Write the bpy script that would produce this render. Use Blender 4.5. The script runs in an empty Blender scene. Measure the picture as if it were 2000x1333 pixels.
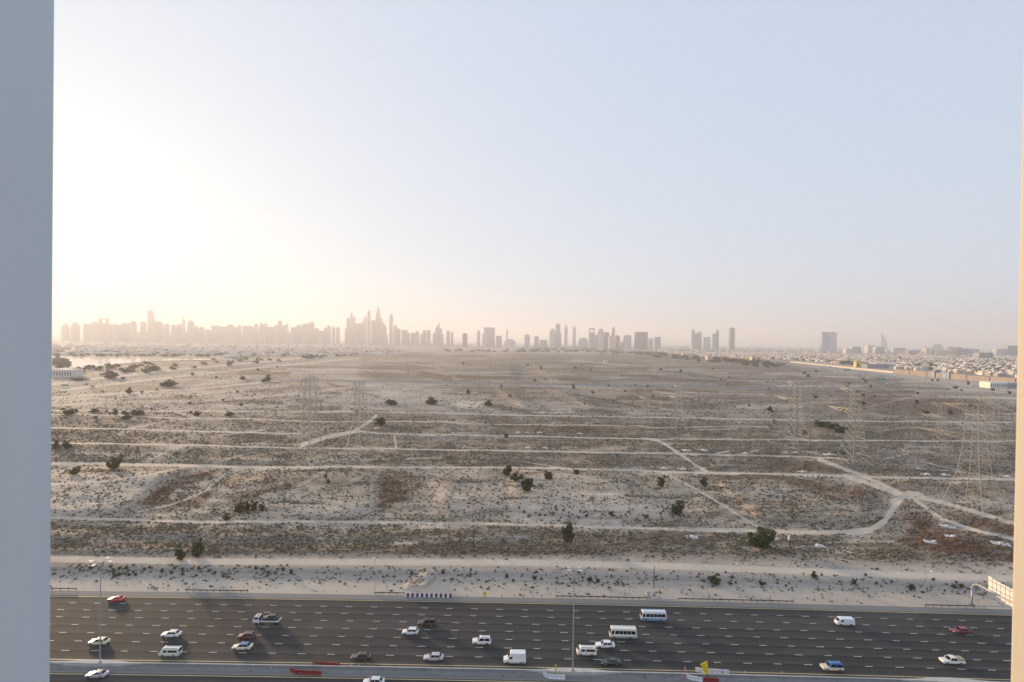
import bpy, bmesh, math, random
import numpy as np
from mathutils import Matrix, Vector
R = math.radians
rnd = random.Random(11)
nrs = np.random.RandomState(5)
scene = bpy.context.scene
COL = scene.collection

# ------------------------------------------------------------------ camera, sky, sun, exposure
CAM_H = 76.0
PITCH, ROLL = 0.45, 0.75
cam_d = bpy.data.cameras.new('camera')
cam_d.sensor_width = 36.0; cam_d.lens = 18.0
cam_d.shift_y = 0.0040
cam_d.clip_start = 0.05; cam_d.clip_end = 120000
cam_d.dof.use_dof = True; cam_d.dof.focus_distance = 160.0; cam_d.dof.aperture_fstop = 7.1
cam = bpy.data.objects.new('camera', cam_d); COL.objects.link(cam)
cam.matrix_world = Matrix.Translation((0, 0, CAM_H)) @ Matrix.Rotation(R(90 - PITCH), 4, 'X') @ Matrix.Rotation(R(ROLL), 4, 'Z')
scene.camera = cam

SUN_EL, SUN_AZ = 6.8, -45.0            # azimuth measured from +Y towards +X
world = bpy.data.worlds.new('World'); scene.world = world; world.use_nodes = True
wn = world.node_tree.nodes; wl = world.node_tree.links; wn.clear()
wo = wn.new('ShaderNodeOutputWorld'); bg = wn.new('ShaderNodeBackground'); sky = wn.new('ShaderNodeTexSky')
sky.sky_type = 'NISHITA'; sky.sun_disc = False
sky.sun_elevation = R(SUN_EL); sky.sun_rotation = R(SUN_AZ)
sky.altitude = 0; sky.air_density = 1.0; sky.dust_density = 2.8; sky.ozone_density = 3.0
bg.inputs['Strength'].default_value = 0.15
# the hazy sky spreads the light far more evenly than a clear one: each channel of the sky is flattened a little
sep = wn.new('ShaderNodeSeparateColor'); com = wn.new('ShaderNodeCombineColor'); wl.new(sky.outputs[0], sep.inputs[0])
for k, (gm, gain) in enumerate(((.15, .985), (.15, 1.045), (.11, 1.195))):
    pw = wn.new('ShaderNodeMath'); pw.operation = 'POWER'; pw.inputs[1].default_value = gm; wl.new(sep.outputs[k], pw.inputs[0])
    ml = wn.new('ShaderNodeMath'); ml.operation = 'MULTIPLY'; ml.inputs[1].default_value = gain; wl.new(pw.outputs[0], ml.inputs[0]); wl.new(ml.outputs[0], com.inputs[k])
wl.new(com.outputs[0], bg.inputs[0]); wl.new(bg.outputs[0], wo.inputs[0])

sd = bpy.data.lights.new('sun', 'SUN'); sd.energy = 2.0; sd.angle = R(5.0); sd.color = (1.0, 0.695, 0.40)
sun = bpy.data.objects.new('sun', sd); COL.objects.link(sun)
sun_dir = Vector((math.sin(R(SUN_AZ)) * math.cos(R(SUN_EL)), math.cos(R(SUN_AZ)) * math.cos(R(SUN_EL)), math.sin(R(SUN_EL))))
sun.rotation_euler = sun_dir.to_track_quat('Z', 'Y').to_euler()
sun.location = sun_dir * 500

vs = scene.view_settings
scene.display_settings.display_device = 'sRGB'
vs.view_transform = 'Standard'; vs.look = 'None'; vs.exposure = 2.13; vs.gamma = 1.0; vs.use_curve_mapping = False
scene.render.engine = 'CYCLES'
cy = scene.cycles
cy.use_denoising = True
try: cy.denoising_prefilter = 'NONE'
except Exception: pass
try:
    cy.denoiser = 'OPENIMAGEDENOISE'; cy.denoising_input_passes = 'RGB_ALBEDO_NORMAL'
except Exception: pass
cy.max_bounces = 5; cy.volume_bounces = 1; cy.diffuse_bounces = 2; cy.glossy_bounces = 2
cy.transparent_max_bounces = 6; cy.sample_clamp_indirect = 6

# ------------------------------------------------------------------ pixel <-> world survey helpers (2000 x 1333 photo)
F = 1000.0
_rot = np.array(cam.matrix_world.to_3x3())
SH = cam_d.shift_y * 2000.0
def ray(px, py):
    d = _rot @ np.array([(px - 1000) / F, -(py - 666.5) / F + SH / F, -1.0]); return d
def G(px, py, z=0.0):
    """ground point seen at a photo pixel, on the level z"""
    d = ray(px, py); t = (z - CAM_H) / d[2]
    return (d[0] * t, d[1] * t, z)
def P(px, py, Y):
    d = ray(px, py); t = Y / d[1]
    return (d[0] * t, Y, CAM_H + d[2] * t)
def project(x, y, z):
    v = np.stack([np.asarray(x, float), np.asarray(y, float), np.asarray(z, float) - CAM_H + 0 * np.asarray(x, float)], -1) @ _rot
    return 1000 + F * v[..., 0] / -v[..., 2], 666.5 - (F * v[..., 1] / -v[..., 2] - SH)

# ------------------------------------------------------------------ tagging
def tag(o, label=None, cat=None, group=None, kind=None):
    if label: o['label'] = label
    if cat: o['category'] = cat
    if group: o['group'] = group
    if kind: o['kind'] = kind
    return o
def empty(name, loc=(0, 0, 0), rz=0.0, label=None, cat=None, group=None):
    o = bpy.data.objects.new(name, None); COL.objects.link(o); o.empty_display_size = 0.5
    o.location = loc; o.rotation_euler = (0, 0, rz)
    return tag(o, label, cat, group)
def copy_tree(o, parent=None):
    c = o.copy(); COL.objects.link(c)
    if parent is not None: c.parent = parent
    for ch in list(o.children): copy_tree(ch, c)
    return c

# ------------------------------------------------------------------ mesh builder
class MB:
    def __init__(s): s.v = []; s.f = []; s.m = []
    def add(s, vs_, fs, mi=0):
        b = len(s.v); s.v.extend(vs_)
        for f in fs: s.f.append(tuple(i + b for i in f)); s.m.append(mi)
        return s
    def box(s, x0, x1, y0, y1, z0, z1, mi=0):
        v = [(x0, y0, z0), (x1, y0, z0), (x1, y1, z0), (x0, y1, z0), (x0, y0, z1), (x1, y0, z1), (x1, y1, z1), (x0, y1, z1)]
        return s.add(v, [(0, 3, 2, 1), (4, 5, 6, 7), (0, 1, 5, 4), (1, 2, 6, 5), (2, 3, 7, 6), (3, 0, 4, 7)], mi)
    def bar(s, a, b, w, mi=0, n=4, w2=None):
        a = Vector(a); b = Vector(b); d = b - a
        if d.length < 1e-6: return s
        q = d.to_track_quat('Z', 'Y'); w2 = w if w2 is None else w2
        v = []
        for (c, r) in ((a, w), (b, w2)):
            for k in range(n):
                t = 2 * math.pi * (k + .5) / n
                v.append(tuple(c + q @ Vector((math.cos(t) * r, math.sin(t) * r, 0))))
        f = [(k, (k + 1) % n, n + (k + 1) % n, n + k) for k in range(n)]
        f += [tuple(range(n))[::-1], tuple(range(n, 2 * n))]
        return s.add(v, f, mi)
    def tube(s, pts, r, n=8, mi=0):
        for a, b in zip(pts[:-1], pts[1:]): s.bar(a, b, r, mi, n)
        return s
    def prism(s, poly, z0, z1, mi=0, top_scale=1.0):
        n = len(poly); cx = sum(p[0] for p in poly) / n; cy_ = sum(p[1] for p in poly) / n
        v = [(p[0], p[1], z0) for p in poly] + [(cx + (p[0] - cx) * top_scale, cy_ + (p[1] - cy_) * top_scale, z1) for p in poly]
        f = [(k, (k + 1) % n, n + (k + 1) % n, n + k) for k in range(n)] + [tuple(range(n))[::-1], tuple(range(n, 2 * n))]
        return s.add(v, f, mi)
    def mesh(s, name, mats, smooth=False):
        me = bpy.data.meshes.new(name); me.from_pydata(s.v, [], s.f)
        if not isinstance(mats, (list, tuple)): mats = [mats]
        for m in mats: me.materials.append(m)
        if len(mats) > 1: me.polygons.foreach_set('material_index', s.m)
        if smooth: me.polygons.foreach_set('use_smooth', [True] * len(me.polygons))
        me.update(); return me
    def build(s, name, mats, parent=None, smooth=False, bevel=0):
        return link(name, s.mesh(name, mats, smooth), parent, bevel)
def link(name, me, parent=None, bevel=0):
    o = bpy.data.objects.new(name, me); COL.objects.link(o)
    if parent is not None: o.parent = parent
    if bevel:
        b = o.modifiers.new('bevel', 'BEVEL'); b.width = bevel; b.segments = 2; b.limit_method = 'ANGLE'
    return o
def np_mesh(name, V, Fq, mat, k=4):
    """fast mesh from arrays; faces all with k corners"""
    me = bpy.data.meshes.new(name); V = np.asarray(V, np.float32); Fq = np.asarray(Fq, np.int32)
    me.vertices.add(len(V)); me.vertices.foreach_set('co', V.ravel())
    me.loops.add(Fq.size); me.loops.foreach_set('vertex_index', Fq.ravel())
    me.polygons.add(len(Fq)); me.polygons.foreach_set('loop_start', np.arange(0, Fq.size, k, dtype=np.int32))
    try: me.polygons.foreach_set('loop_total', np.full(len(Fq), k, np.int32))
    except Exception: pass
    for m in (mat if isinstance(mat, (list, tuple)) else [mat]): me.materials.append(m)
    me.update(calc_edges=True); return me

# ------------------------------------------------------------------ materials
def mat(name, col=(0.5, 0.5, 0.5), rough=0.7, metal=0.0, var=0.0, scale=3.0, spec=0.5, coat=0.0, bump=0.0, coords='Object'):
    m = bpy.data.materials.new(name); m.use_nodes = True; nt = m.node_tree; b = nt.nodes['Principled BSDF']
    b.inputs['Base Color'].default_value = (*col, 1); b.inputs['Roughness'].default_value = rough
    b.inputs['Metallic'].default_value = metal; b.inputs['Specular IOR Level'].default_value = spec
    if coat: b.inputs['Coat Weight'].default_value = coat; b.inputs['Coat Roughness'].default_value = 0.08
    if var or bump:
        tc = nt.nodes.new('ShaderNodeTexCoord'); n = nt.nodes.new('ShaderNodeTexNoise')
        n.inputs['Scale'].default_value = scale; n.inputs['Detail'].default_value = 5
        nt.links.new(tc.outputs[coords], n.inputs['Vector'])
        if var:
            r = nt.nodes.new('ShaderNodeMapRange'); r.inputs[1].default_value = 0.3; r.inputs[2].default_value = 0.7
            r.inputs[3].default_value = 1 - var; r.inputs[4].default_value = 1 + var
            mx = nt.nodes.new('ShaderNodeVectorMath'); mx.operation = 'SCALE'; mx.inputs[0].default_value = col
            nt.links.new(n.outputs['Fac'], r.inputs[0]); nt.links.new(r.outputs[0], mx.inputs['Scale'])
            nt.links.new(mx.outputs[0], b.inputs['Base Color'])
        if bump:
            bp = nt.nodes.new('ShaderNodeBump'); bp.inputs['Strength'].default_value = bump; bp.inputs['Distance'].default_value = 0.1
            nt.links.new(n.outputs['Fac'], bp.inputs['Height']); nt.links.new(bp.outputs[0], b.inputs['Normal'])
    return m
class NT:
    """tiny node graph helper"""
    def __init__(s, m): s.nt = m.node_tree; s.N = s.nt.nodes; s.L = s.nt.links
    def put(s, inp, val):
        if isinstance(val, bpy.types.NodeSocket): s.L.new(val, inp)
        elif val is not None: inp.default_value = val
    def noise(s, vec, scale, detail=4, rough=0.55, dist=0.0):
        n = s.N.new('ShaderNodeTexNoise'); s.put(n.inputs['Vector'], vec); n.inputs['Scale'].default_value = scale
        n.inputs['Detail'].default_value = detail; n.inputs['Roughness'].default_value = rough; n.inputs['Distortion'].default_value = dist
        return n.outputs['Fac']
    def voro(s, vec, scale, rand=1.0, out='Distance'):
        n = s.N.new('ShaderNodeTexVoronoi'); s.put(n.inputs['Vector'], vec); n.inputs['Scale'].default_value = scale
        n.inputs['Randomness'].default_value = rand; return n.outputs[out]
    def rng(s, v, a, b, c=0.0, d=1.0, smooth=False):
        n = s.N.new('ShaderNodeMapRange'); n.interpolation_type = 'SMOOTHSTEP' if smooth else 'LINEAR'
        s.put(n.inputs[0], v); s.put(n.inputs[1], a); s.put(n.inputs[2], b); s.put(n.inputs[3], c); s.put(n.inputs[4], d); return n.outputs[0]
    def mix(s, f, a, b):
        n = s.N.new('ShaderNodeMix'); n.data_type = 'RGBA'; s.put(n.inputs[0], f)
        s.put(n.inputs[6], a if isinstance(a, bpy.types.NodeSocket) else (*a, 1)); s.put(n.inputs[7], b if isinstance(b, bpy.types.NodeSocket) else (*b, 1))
        return n.outputs[2]
    def math(s, op, a, b=0.0, clamp=False):
        n = s.N.new('ShaderNodeMath'); n.operation = op; n.use_clamp = clamp; s.put(n.inputs[0], a); s.put(n.inputs[1], b); return n.outputs[0]
    def mapv(s, vec, sc=(1, 1, 1), rot=(0, 0, 0)):
        n = s.N.new('ShaderNodeMapping'); s.put(n.inputs['Vector'], vec); n.inputs['Scale'].default_value = sc; n.inputs['Rotation'].default_value = rot; return n.outputs[0]
    def attr(s, name):
        n = s.N.new('ShaderNodeAttribute'); n.attribute_name = name; return n.outputs['Color']
    def sep(s, c):
        n = s.N.new('ShaderNodeSeparateColor'); s.put(n.inputs[0], c); return n.outputs[0], n.outputs[1], n.outputs[2]
    def pos(s): return s.N.new('ShaderNodeNewGeometry').outputs['Position']
    def bump(s, h, strength, dist):
        n = s.N.new('ShaderNodeBump'); n.inputs['Strength'].default_value = strength; n.inputs['Distance'].default_value = dist; s.put(n.inputs['Height'], h); return n.outputs[0]
# ------------------------------------------------------------------ survey rasters: what covers the ground where (photo coordinates, then stored on the ground itself)
RY0, RY1 = 640, 1340
RW, RH = 2000, RY1 - RY0
_yy, _xx = np.mgrid[RY0:RY1, 0:RW].astype(np.float32)
def ras(): return np.zeros((RH, RW), np.float32)
def line(a, pts, w, val=1.0, soft=1.0, w2=None):
    n = len(pts) - 1
    for i in range(n):
        (x0, y0), (x1, y1) = pts[i], pts[i + 1]
        wa = w if w2 is None else w + (w2 - w) * i / n; wb = w if w2 is None else w + (w2 - w) * (i + 1) / n
        m = max(wa, wb) + 3 * soft + 2
        xa, xb = int(max(0, min(x0, x1) - m)), int(min(RW, max(x0, x1) + m)); ya, yb = int(max(0, min(y0, y1) - m - RY0)), int(min(RH, max(y0, y1) + m - RY0))
        if xb <= xa or yb <= ya: continue
        X = _xx[ya:yb, xa:xb] - x0; Y = _yy[ya:yb, xa:xb] - y0; dx, dy = x1 - x0, y1 - y0; L2 = dx * dx + dy * dy + 1e-6
        t = np.clip((X * dx + Y * dy) / L2, 0, 1); d = np.hypot(X - t * dx, Y - t * dy); ww = (wa + (wb - wa) * t) * .5
        np.maximum(a[ya:yb, xa:xb], val * np.clip((ww - d) / soft + .5, 0, 1), out=a[ya:yb, xa:xb])
def blur(a, r):
    r = int(r)
    if r < 1: return a
    for ax in (0, 1):
        for _ in range(2):
            pad = [(0, 0), (0, 0)]; pad[ax] = (r + 1, r); c = np.cumsum(np.pad(a, pad, mode='edge'), axis=ax)
            a = (np.take(c, range(2 * r + 1, c.shape[ax]), axis=ax) - np.take(c, range(0, c.shape[ax] - 2 * r - 1), axis=ax)) / (2 * r + 1)
    return a
def poly(pts, r=3):
    a = ras(); n = len(pts); ins = np.zeros(a.shape, bool)
    for i in range(n):
        (x0, y0), (x1, y1) = pts[i], pts[(i + 1) % n]
        if y0 == y1: continue
        c = ((_yy >= min(y0, y1)) & (_yy < max(y0, y1))) & (_xx < x0 + (_yy - y0) * (x1 - x0) / (y1 - y0)); ins ^= c
    a[ins] = 1.0
    return blur(a, r).astype(np.float32)
def noise2(shape, cell, seed, aspect=1.0):
    rs = np.random.RandomState(seed); h, w = shape; gh, gw = int(h / cell) + 3, int(w / (cell * aspect)) + 3
    g = rs.rand(gh, gw).astype(np.float32); y = np.linspace(0, h / cell, h); x = np.linspace(0, w / (cell * aspect), w)
    yi = y.astype(int); xi = x.astype(int); fy = (y - yi)[:, None]; fx = (x - xi)[None, :]; fy = fy * fy * (3 - 2 * fy); fx = fx * fx * (3 - 2 * fx)
    g00 = g[yi][:, xi]; g01 = g[yi][:, xi + 1]; g10 = g[yi + 1][:, xi]; g11 = g[yi + 1][:, xi + 1]
    return g00 * (1 - fy) * (1 - fx) + g01 * (1 - fy) * fx + g10 * fy * (1 - fx) + g11 * fy * fx

# ---- dirt tracks
TR = ras()
tracks = [
 ([(90,836),(235,838),(350,842),(480,845),(590,847)],3.4,.9), ([(590,866),(640,850),(700,842),(740,847),(850,850),(1000,852),(1120,855),(1230,857),(1300,858),(1500,859),(1640,861),(1980,862)],3.2,.85),
 ([(590,870),(640,854),(700,842)],9,.8), ([(90,866),(300,868),(470,873),(590,876),(770,877),(900,880),(1000,881),(1150,884),(1305,886),(1500,891),(1640,895)],3.6,.95),
 ([(90,905),(200,906),(300,908),(450,912),(520,913)],6.5,1.0), ([(520,913),(650,912),(800,913),(1000,914),(1200,918),(1300,922),(1400,924),(1500,926),(1650,930),(1700,932),(1850,935),(1990,938)],4.2,.9),
 ([(90,946),(200,941),(260,933),(340,917),(370,911)],3.4,.8),
 ([(90,1012),(200,1014),(400,1020),(590,1019),(750,1021),(900,1022),(1050,1026),(1250,1032),(1330,1034)],6.5,.8),
 ([(1330,1034),(1450,1036),(1560,1041),(1680,1040)],10,.8), ([(1660,1040),(1700,1036),(1728,1018),(1745,992),(1760,972)],14,.85),
 ([(90,802),(250,803),(590,805),(700,805),(850,807),(1000,811),(1100,813),(1300,816),(1500,820),(1700,823),(1980,826)],3,.8),
 ([(90,810),(250,812),(350,818),(460,818),(590,823),(750,824),(860,824),(950,829),(1090,831),(1250,832),(1275,836),(1400,833),(1500,834)],2.8,.8),
 ([(690,843),(715,828),(735,812)],6,.9), ([(230,850),(245,838),(330,822),(400,815)],4,.6), ([(770,850),(774,876)],5,.7),
 ([(1255,857),(1283,860),(1305,872),(1335,892),(1360,910),(1385,924)],6,.9), ([(1290,922),(1330,940),(1380,968),(1420,992),(1460,1018),(1490,1034)],5.5,.7),
 ([(1360,924),(1440,926)],7,.8), ([(1600,898),(1660,920),(1690,932),(1740,955),(1775,972)],9,.85), ([(1650,930),(1700,946),(1765,970),(1800,972),(1870,990),(1930,1008),(1990,1026)],10,.85),
 ([(1785,974),(1805,990),(1840,1014),(1900,1035),(1990,1056)],8,.8), ([(1745,980),(1775,964),(1800,968)],13,.8),
 ([(1640,895),(1980,900)],2,.4), ([(1790,915),(1860,920),(1900,925),(1990,942)],2.6,.7), ([(1500,862),(1560,878),(1640,897)],3,.6),
 ([(960,755),(985,768),(1000,781),(1020,795)],2.6,.5), ([(1060,757),(1100,770),(1125,785),(1160,798)],2.6,.5), ([(1190,757),(1230,768),(1275,783),(1340,792)],2.6,.5), ([(1300,758),(1360,768),(1360,780),(1320,790)],3,.5),
 ([(90,792),(250,785),(420,782),(590,768),(680,757),(740,750)],7,.5), ([(90,778),(300,765),(420,757),(560,742)],5,.7), ([(600,770),(640,765),(700,753),(760,748),(900,752)],3,.5),
 ([(590,722),(700,722),(800,728),(812,733)],2,.7), ([(780,706),(1000,706),(1100,704),(1260,715),(1300,718)],1.6,.6), ([(590,700),(700,690),(790,684)],4,.7),
 ([(1120,704),(1180,710),(1260,716)],2,.9), ([(1600,735),(1700,738)],2,.8), ([(1840,755),(1900,762),(1990,770)],2.5,.7), ([(1560,795),(1640,800),(1980,815)],2,.4), ([(1460,855),(1520,835),(1640,840)],2,.4),
 ([(570,960),(610,935),(640,915)],5,.5), ([(270,1000),(340,985),(400,960),(440,925)],5,.6), ([(600,895),(700,880),(770,877)],12,.35),
 ([(440,828),(300,870)],2,.4), ([(280,905),(330,880),(370,868)],4,.5),
]
def wobble(pts, seed):
    rs = np.random.RandomState(seed); out = []
    for (x0, y0), (x1, y1) in zip(pts[:-1], pts[1:]):
        n = max(1, int(math.hypot(x1 - x0, y1 - y0) / 35)); out += [(x0 + (x1 - x0) * i / n, y0 + (y1 - y0) * i / n + (rs.uniform(-.8, .8) if i else 0)) for i in range(n)]
    return out + [pts[-1]]
for i, t in enumerate(tracks): line(TR, wobble(t[0], i), t[1] * .86, t[2], 1.5 if t[1] < 6 else 3)
for t in tracks:
    if t[1] >= 20:
        for sg in (-.24, .24): a_ = ras(); line(a_, [(x + (t[1] * sg if t[1] > 20 else 0), y + t[1] * sg * .8) for x, y in t[0]], 1.4, 1, 1.0); TR *= 1 - .3 * a_
rsd = np.random.RandomState(91)
for k in range(26):
    x, y = rsd.uniform(120, 1900), rsd.uniform(770, 905); L = rsd.uniform(30, 110); s_ = rsd.choice([-1, 1]) * rsd.uniform(.12, .45); line(TR, wobble([(x, y), (x + L * .4, y + L * s_ * .25), (x + L, y + L * s_ * .6)], k), rsd.uniform(1.5, 4), rsd.uniform(.35, .8), 2)
for k in range(40):
    x, y = rsd.uniform(120, 1900), rsd.uniform(765, 1075); L = rsd.uniform(14, 60); line(TR, [(x, y), (x + L, y + rsd.uniform(-2, 3))], rsd.uniform(2, 7) * (y - 640) / 300, rsd.uniform(.3, .7), 4)
TR *= np.clip(.6 + .75 * noise2(TR.shape, 2.5, 61, 14), 0, 1)
line(TR, [(90,1092),(400,1097),(600,1098),(1000,1099),(1300,1106),(1500,1114),(1990,1131)], 13, .9, 6)
line(TR, [(1210,922),(1235,935),(1275,965),(1325,1000)], 4, .35, 2)
# ---- paved surfaces: the far highways
RD = ras()
for p in [([(480,742),(590,743),(800,746),(1000,750),(1200,753),(1400,757),(1500,760),(1600,761),(1680,758),(1735,752),(1760,744)],4.2,1),
          ([(1760,744),(1765,740),(1735,735),(1700,738)],3,.9), ([(1735,735),(1700,729),(1660,724),(1600,714),(1540,709)],3,.85), ([(1760,752),(1850,745),(1990,752)],1.6,.3),
          ([(90,764),(200,750),(350,730),(480,717),(600,706),(780,688)],0,0)]:
    if p[2]: line(RD, p[0], p[1], p[2], 1.0)
line(RD, [(90,760),(200,745),(330,729),(480,714),(620,700),(780,687)], 9, .8, 1.5, w2=2)
line(RD, [(90,771),(260,750),(420,731),(520,720)], 3, .7, 1.2, w2=1.5)
# ---- scrub density
SC = ras() + .45
def setp(A, pts, v, r=6): m = poly(pts, r); A[:] = A * (1 - m) + v * m
setp(SC, [(80,640),(2000,640),(2000,800),(80,800)], .35, 8)
setp(SC, [(700,685),(1300,690),(1560,712),(1990,790),(1990,880),(1180,800),(700,745)], .8, 8)
setp(SC, [(80,800),(2000,815),(2000,925),(80,905)], .9, 5)
setp(SC, [(600,762),(780,757),(900,770),(940,795),(600,800)], .3, 6)
setp(SC, [(80,915),(340,915),(265,985),(80,1010)], .25, 8)
setp(SC, [(560,925),(740,915),(740,1010),(560,1012)], .32, 8)
setp(SC, [(840,915),(1210,920),(1330,1010),(1200,1030),(830,1010)], .30, 8)
setp(SC, [(1000,985),(1290,985),(1330,1015),(1200,1028),(1000,1016)], .18, 5)
setp(SC, [(1390,930),(1560,930),(1720,965),(1700,1020),(1500,1025),(1400,960)], .6, 6)
setp(SC, [(80,1022),(1350,1040),(2000,1060),(2000,1098),(1400,1088),(80,1086)], .8, 5)
setp(SC, [(80,1084),(1350,1082),(2000,1102),(2000,1135),(80,1108)], .10, 4)
setp(SC, [(80,1104),(500,1106),(1000,1110),(1500,1120),(2000,1135),(2000,1160),(1500,1148),(1000,1136),(80,1130)], .14, 3)
setp(SC, [(80,1108),(560,1110),(560,1128),(80,1126)], .28, 3)
setp(SC, [(80,1130),(1000,1137),(2000,1162),(2000,1200),(80,1160)], .04, 3)
setp(SC, [(330,905),(720,700),(980,640),(80,640),(80,700)], .5, 10)
SC *= (.55 + .55 * noise2(SC.shape, 9, 3, 6) + .55 * (noise2(SC.shape, 3.5, 4, 26) - .5) + .35 * (noise2(SC.shape, 30, 6, 5) - .3))
# ---- red-brown dry herbs
BR = ras()
for pts, v, r in [([(270,985),(330,938),(400,919),(430,921),(398,938),(345,952),(330,975),(300,992)],1,3), ([(300,992),(340,978),(400,968),(425,940),(430,955),(395,985),(320,998)],.85,4), ([(440,972),(500,962),(568,944),(570,955),(510,968),(445,978)],.9,3), ([(430,928),(470,922),(540,925),(560,935),(500,950),(440,960)],.35,5),
   ([(738,930),(790,925),(840,940),(810,960),(790,985),(742,992)],.75,5), ([(738,968),(775,970),(770,990),(738,990)],1,3), ([(1560,940),(1680,955),(1725,975),(1690,990),(1600,965),(1530,945)],.7,5), ([(1720,945),(1760,955),(1700,965)],.3,4),
   ([(1760,985),(1810,1010),(1880,1040),(1990,1066),(1990,1100),(1850,1085),(1760,1060),(1780,1020),(1745,1000)],.7,6), ([(1820,992),(1990,1030),(1990,1048),(1880,1025)],.8,4), ([(80,1060),(1000,1068),(1500,1085),(1990,1098),(1990,1106),(1500,1094),(80,1072)],.38,4),
   ([(1080,824),(1200,826),(1210,838),(1100,845)],.6,4), ([(1000,835),(1090,840),(1080,848),(960,845)],.4,4), ([(1500,900),(1620,905),(1680,926),(1500,922)],.6,4), ([(690,888),(600,886),(600,893),(690,895)],.7,2), ([(240,1090),(345,1088),(345,1096),(260,1098)],.6,2),
   ([(1820,885),(1990,930),(1990,936),(1830,905)],.35,5), ([(1680,760),(1990,800),(1990,830),(1700,800)],.35,10), ([(80,1030),(560,1034),(560,1046),(80,1040)],.35,4), ([(1390,925),(1500,928),(1560,945),(1480,955)],.35,5)]:
    np.maximum(BR, v * poly(pts, r), out=BR)
BR *= .45 + .9 * noise2(BR.shape, 5, 8, 5)
# ---- cool grey silt flats, the grey bank slope, and pale bare sand
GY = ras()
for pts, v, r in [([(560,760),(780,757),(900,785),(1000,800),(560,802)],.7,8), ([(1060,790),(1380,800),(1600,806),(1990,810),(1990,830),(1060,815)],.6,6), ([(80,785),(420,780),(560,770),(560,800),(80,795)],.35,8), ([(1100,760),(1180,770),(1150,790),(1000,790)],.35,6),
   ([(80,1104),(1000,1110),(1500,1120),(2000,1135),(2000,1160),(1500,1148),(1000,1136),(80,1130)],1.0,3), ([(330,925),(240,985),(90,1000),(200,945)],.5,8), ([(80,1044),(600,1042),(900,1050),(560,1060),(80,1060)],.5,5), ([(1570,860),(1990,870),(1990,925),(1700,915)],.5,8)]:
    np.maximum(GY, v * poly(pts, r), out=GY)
PL = ras()
for pts, v, r in [([(868,793),(905,784),(940,785),(942,796),(900,797)],1,2), ([(230,852),(246,841),(258,841),(240,854)],.7,2), ([(420,775),(590,762),(590,768),(430,781)],.5,3), ([(680,742),(580,720),(600,722),(650,730)],.3,3),
   ([(1560,703),(1990,755),(1990,768),(1750,738),(1540,712)],.55,2), ([(80,1130),(1000,1137),(2000,1162),(2000,1200),(80,1160)],.45,3), ([(350,760),(420,742),(500,735),(470,745)],.7,2), ([(1000,985),(1290,985),(1330,1015),(1200,1028),(1000,1016)],.3,5), ([(600,892),(700,885),(720,905),(600,912)],.6,5), ([(690,760),(760,752),(800,770),(780,780)],.3,6)]:
    np.maximum(PL, v * poly(pts, r), out=PL)
line(PL, [(90,752),(200,739),(330,724),(480,710),(620,697),(780,685)], 4, .9, 1.5, w2=2); line(PL, [(90,766),(260,746),(420,728),(520,717),(700,700)], 5, .8, 2, w2=2); line(PL, [(90,785),(300,772),(420,766),(560,752)], 8, .6, 3)
rsk = np.random.RandomState(19)
for k in range(150):
    x, y = rsk.uniform(120, 1950), rsk.uniform(698, 812) ** 1.0; L = rsk.uniform(30, 190); sl = rsk.uniform(.0, .05) + (rsk.rand() < .25) * rsk.uniform(.08, .35); w = rsk.uniform(1.2, 3.6) * (.6 + (y - 690) / 110)
    if y < 700 + max(0, (x - 1500)) * .09: continue
    pts = [(x, y), (x + L * .5, y + L * .5 * sl + rsk.uniform(-1, 1)), (x + L, y + L * sl)]
    if k % 3 == 0: line(PL, pts, w * .7, rsk.uniform(.3, .75), 1.2)
    elif k % 3 == 1: a_ = ras(); line(a_, pts, w * 1.6, 1, 1.5); SC[:] = SC + (1.0 - SC) * a_ * .8; line(BR, pts, w * 1.2, rsk.uniform(.15, .5), 2)
    else: line(GY, pts, w * 1.5, rsk.uniform(.4, .9), 2)
for k in range(70):
    x, y = rsk.uniform(120, 1950), rsk.uniform(815, 1085); L = rsk.uniform(25, 120); a_ = ras(); line(a_, [(x, y), (x + L, y + rsk.uniform(-3, 5))], rsk.uniform(2, 6), 1, 2.5); SC[:] = SC + ((1.05 if k % 2 else .05) - SC) * a_ * .7
# ---- relief
HT = ras()
# banks of the raised plain beyond the highway verge
bank = [(60,1128),(500,1131),(1000,1137),(1500,1148),(2000,1162)]
bk_x = [p[0] for p in bank]; bk_y = [p[1] for p in bank]
base_y = np.interp(_xx[0], bk_x, bk_y)[None, :]
HT += 1.1 * np.clip((base_y - _yy) / 21.0, 0, 1)
def hill(pts, h, r): HT[:] += h * poly(pts, r)
hill([(80,925),(300,918),(385,914),(330,932),(262,985),(230,1004),(80,1008)], 2.6, 7)
hill([(450,935),(560,922),(730,920),(730,992),(640,1010),(560,1006),(500,990)], 1.7, 9)
hill([(870,924),(1160,924),(1215,935),(1265,975),(1310,1008),(1230,1006),(1050,1004),(860,1002),(850,960)], 1.6, 12); hill([(1000,924),(1160,924),(1215,935),(1265,975),(1310,1008),(1230,1006),(1050,1004),(1000,990)], 1.5, 5)
hill([(1390,935),(1540,935),(1690,965),(1690,1015),(1560,1020),(1480,1010)], 2.0, 7)
hill([(1000,1040),(80,1036),(80,1050),(1000,1052)], .5, 4); hill([(80,1068),(1300,1072),(1300,1080),(80,1078)], .5, 3)
hill([(790,1146),(830,1118),(848,1122),(850,1136),(830,1150)], 1.6, 4); hill([(800,1140),(826,1132),(828,1142)], -1.2, 3)
for i, (y, h) in enumerate([(842,.8),(872,.9),(895,.8),(818,.9)]):
    hill([(90,y-7),(1980,y+12),(1980,y+20),(90,y+3)], h, 4)
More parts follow.
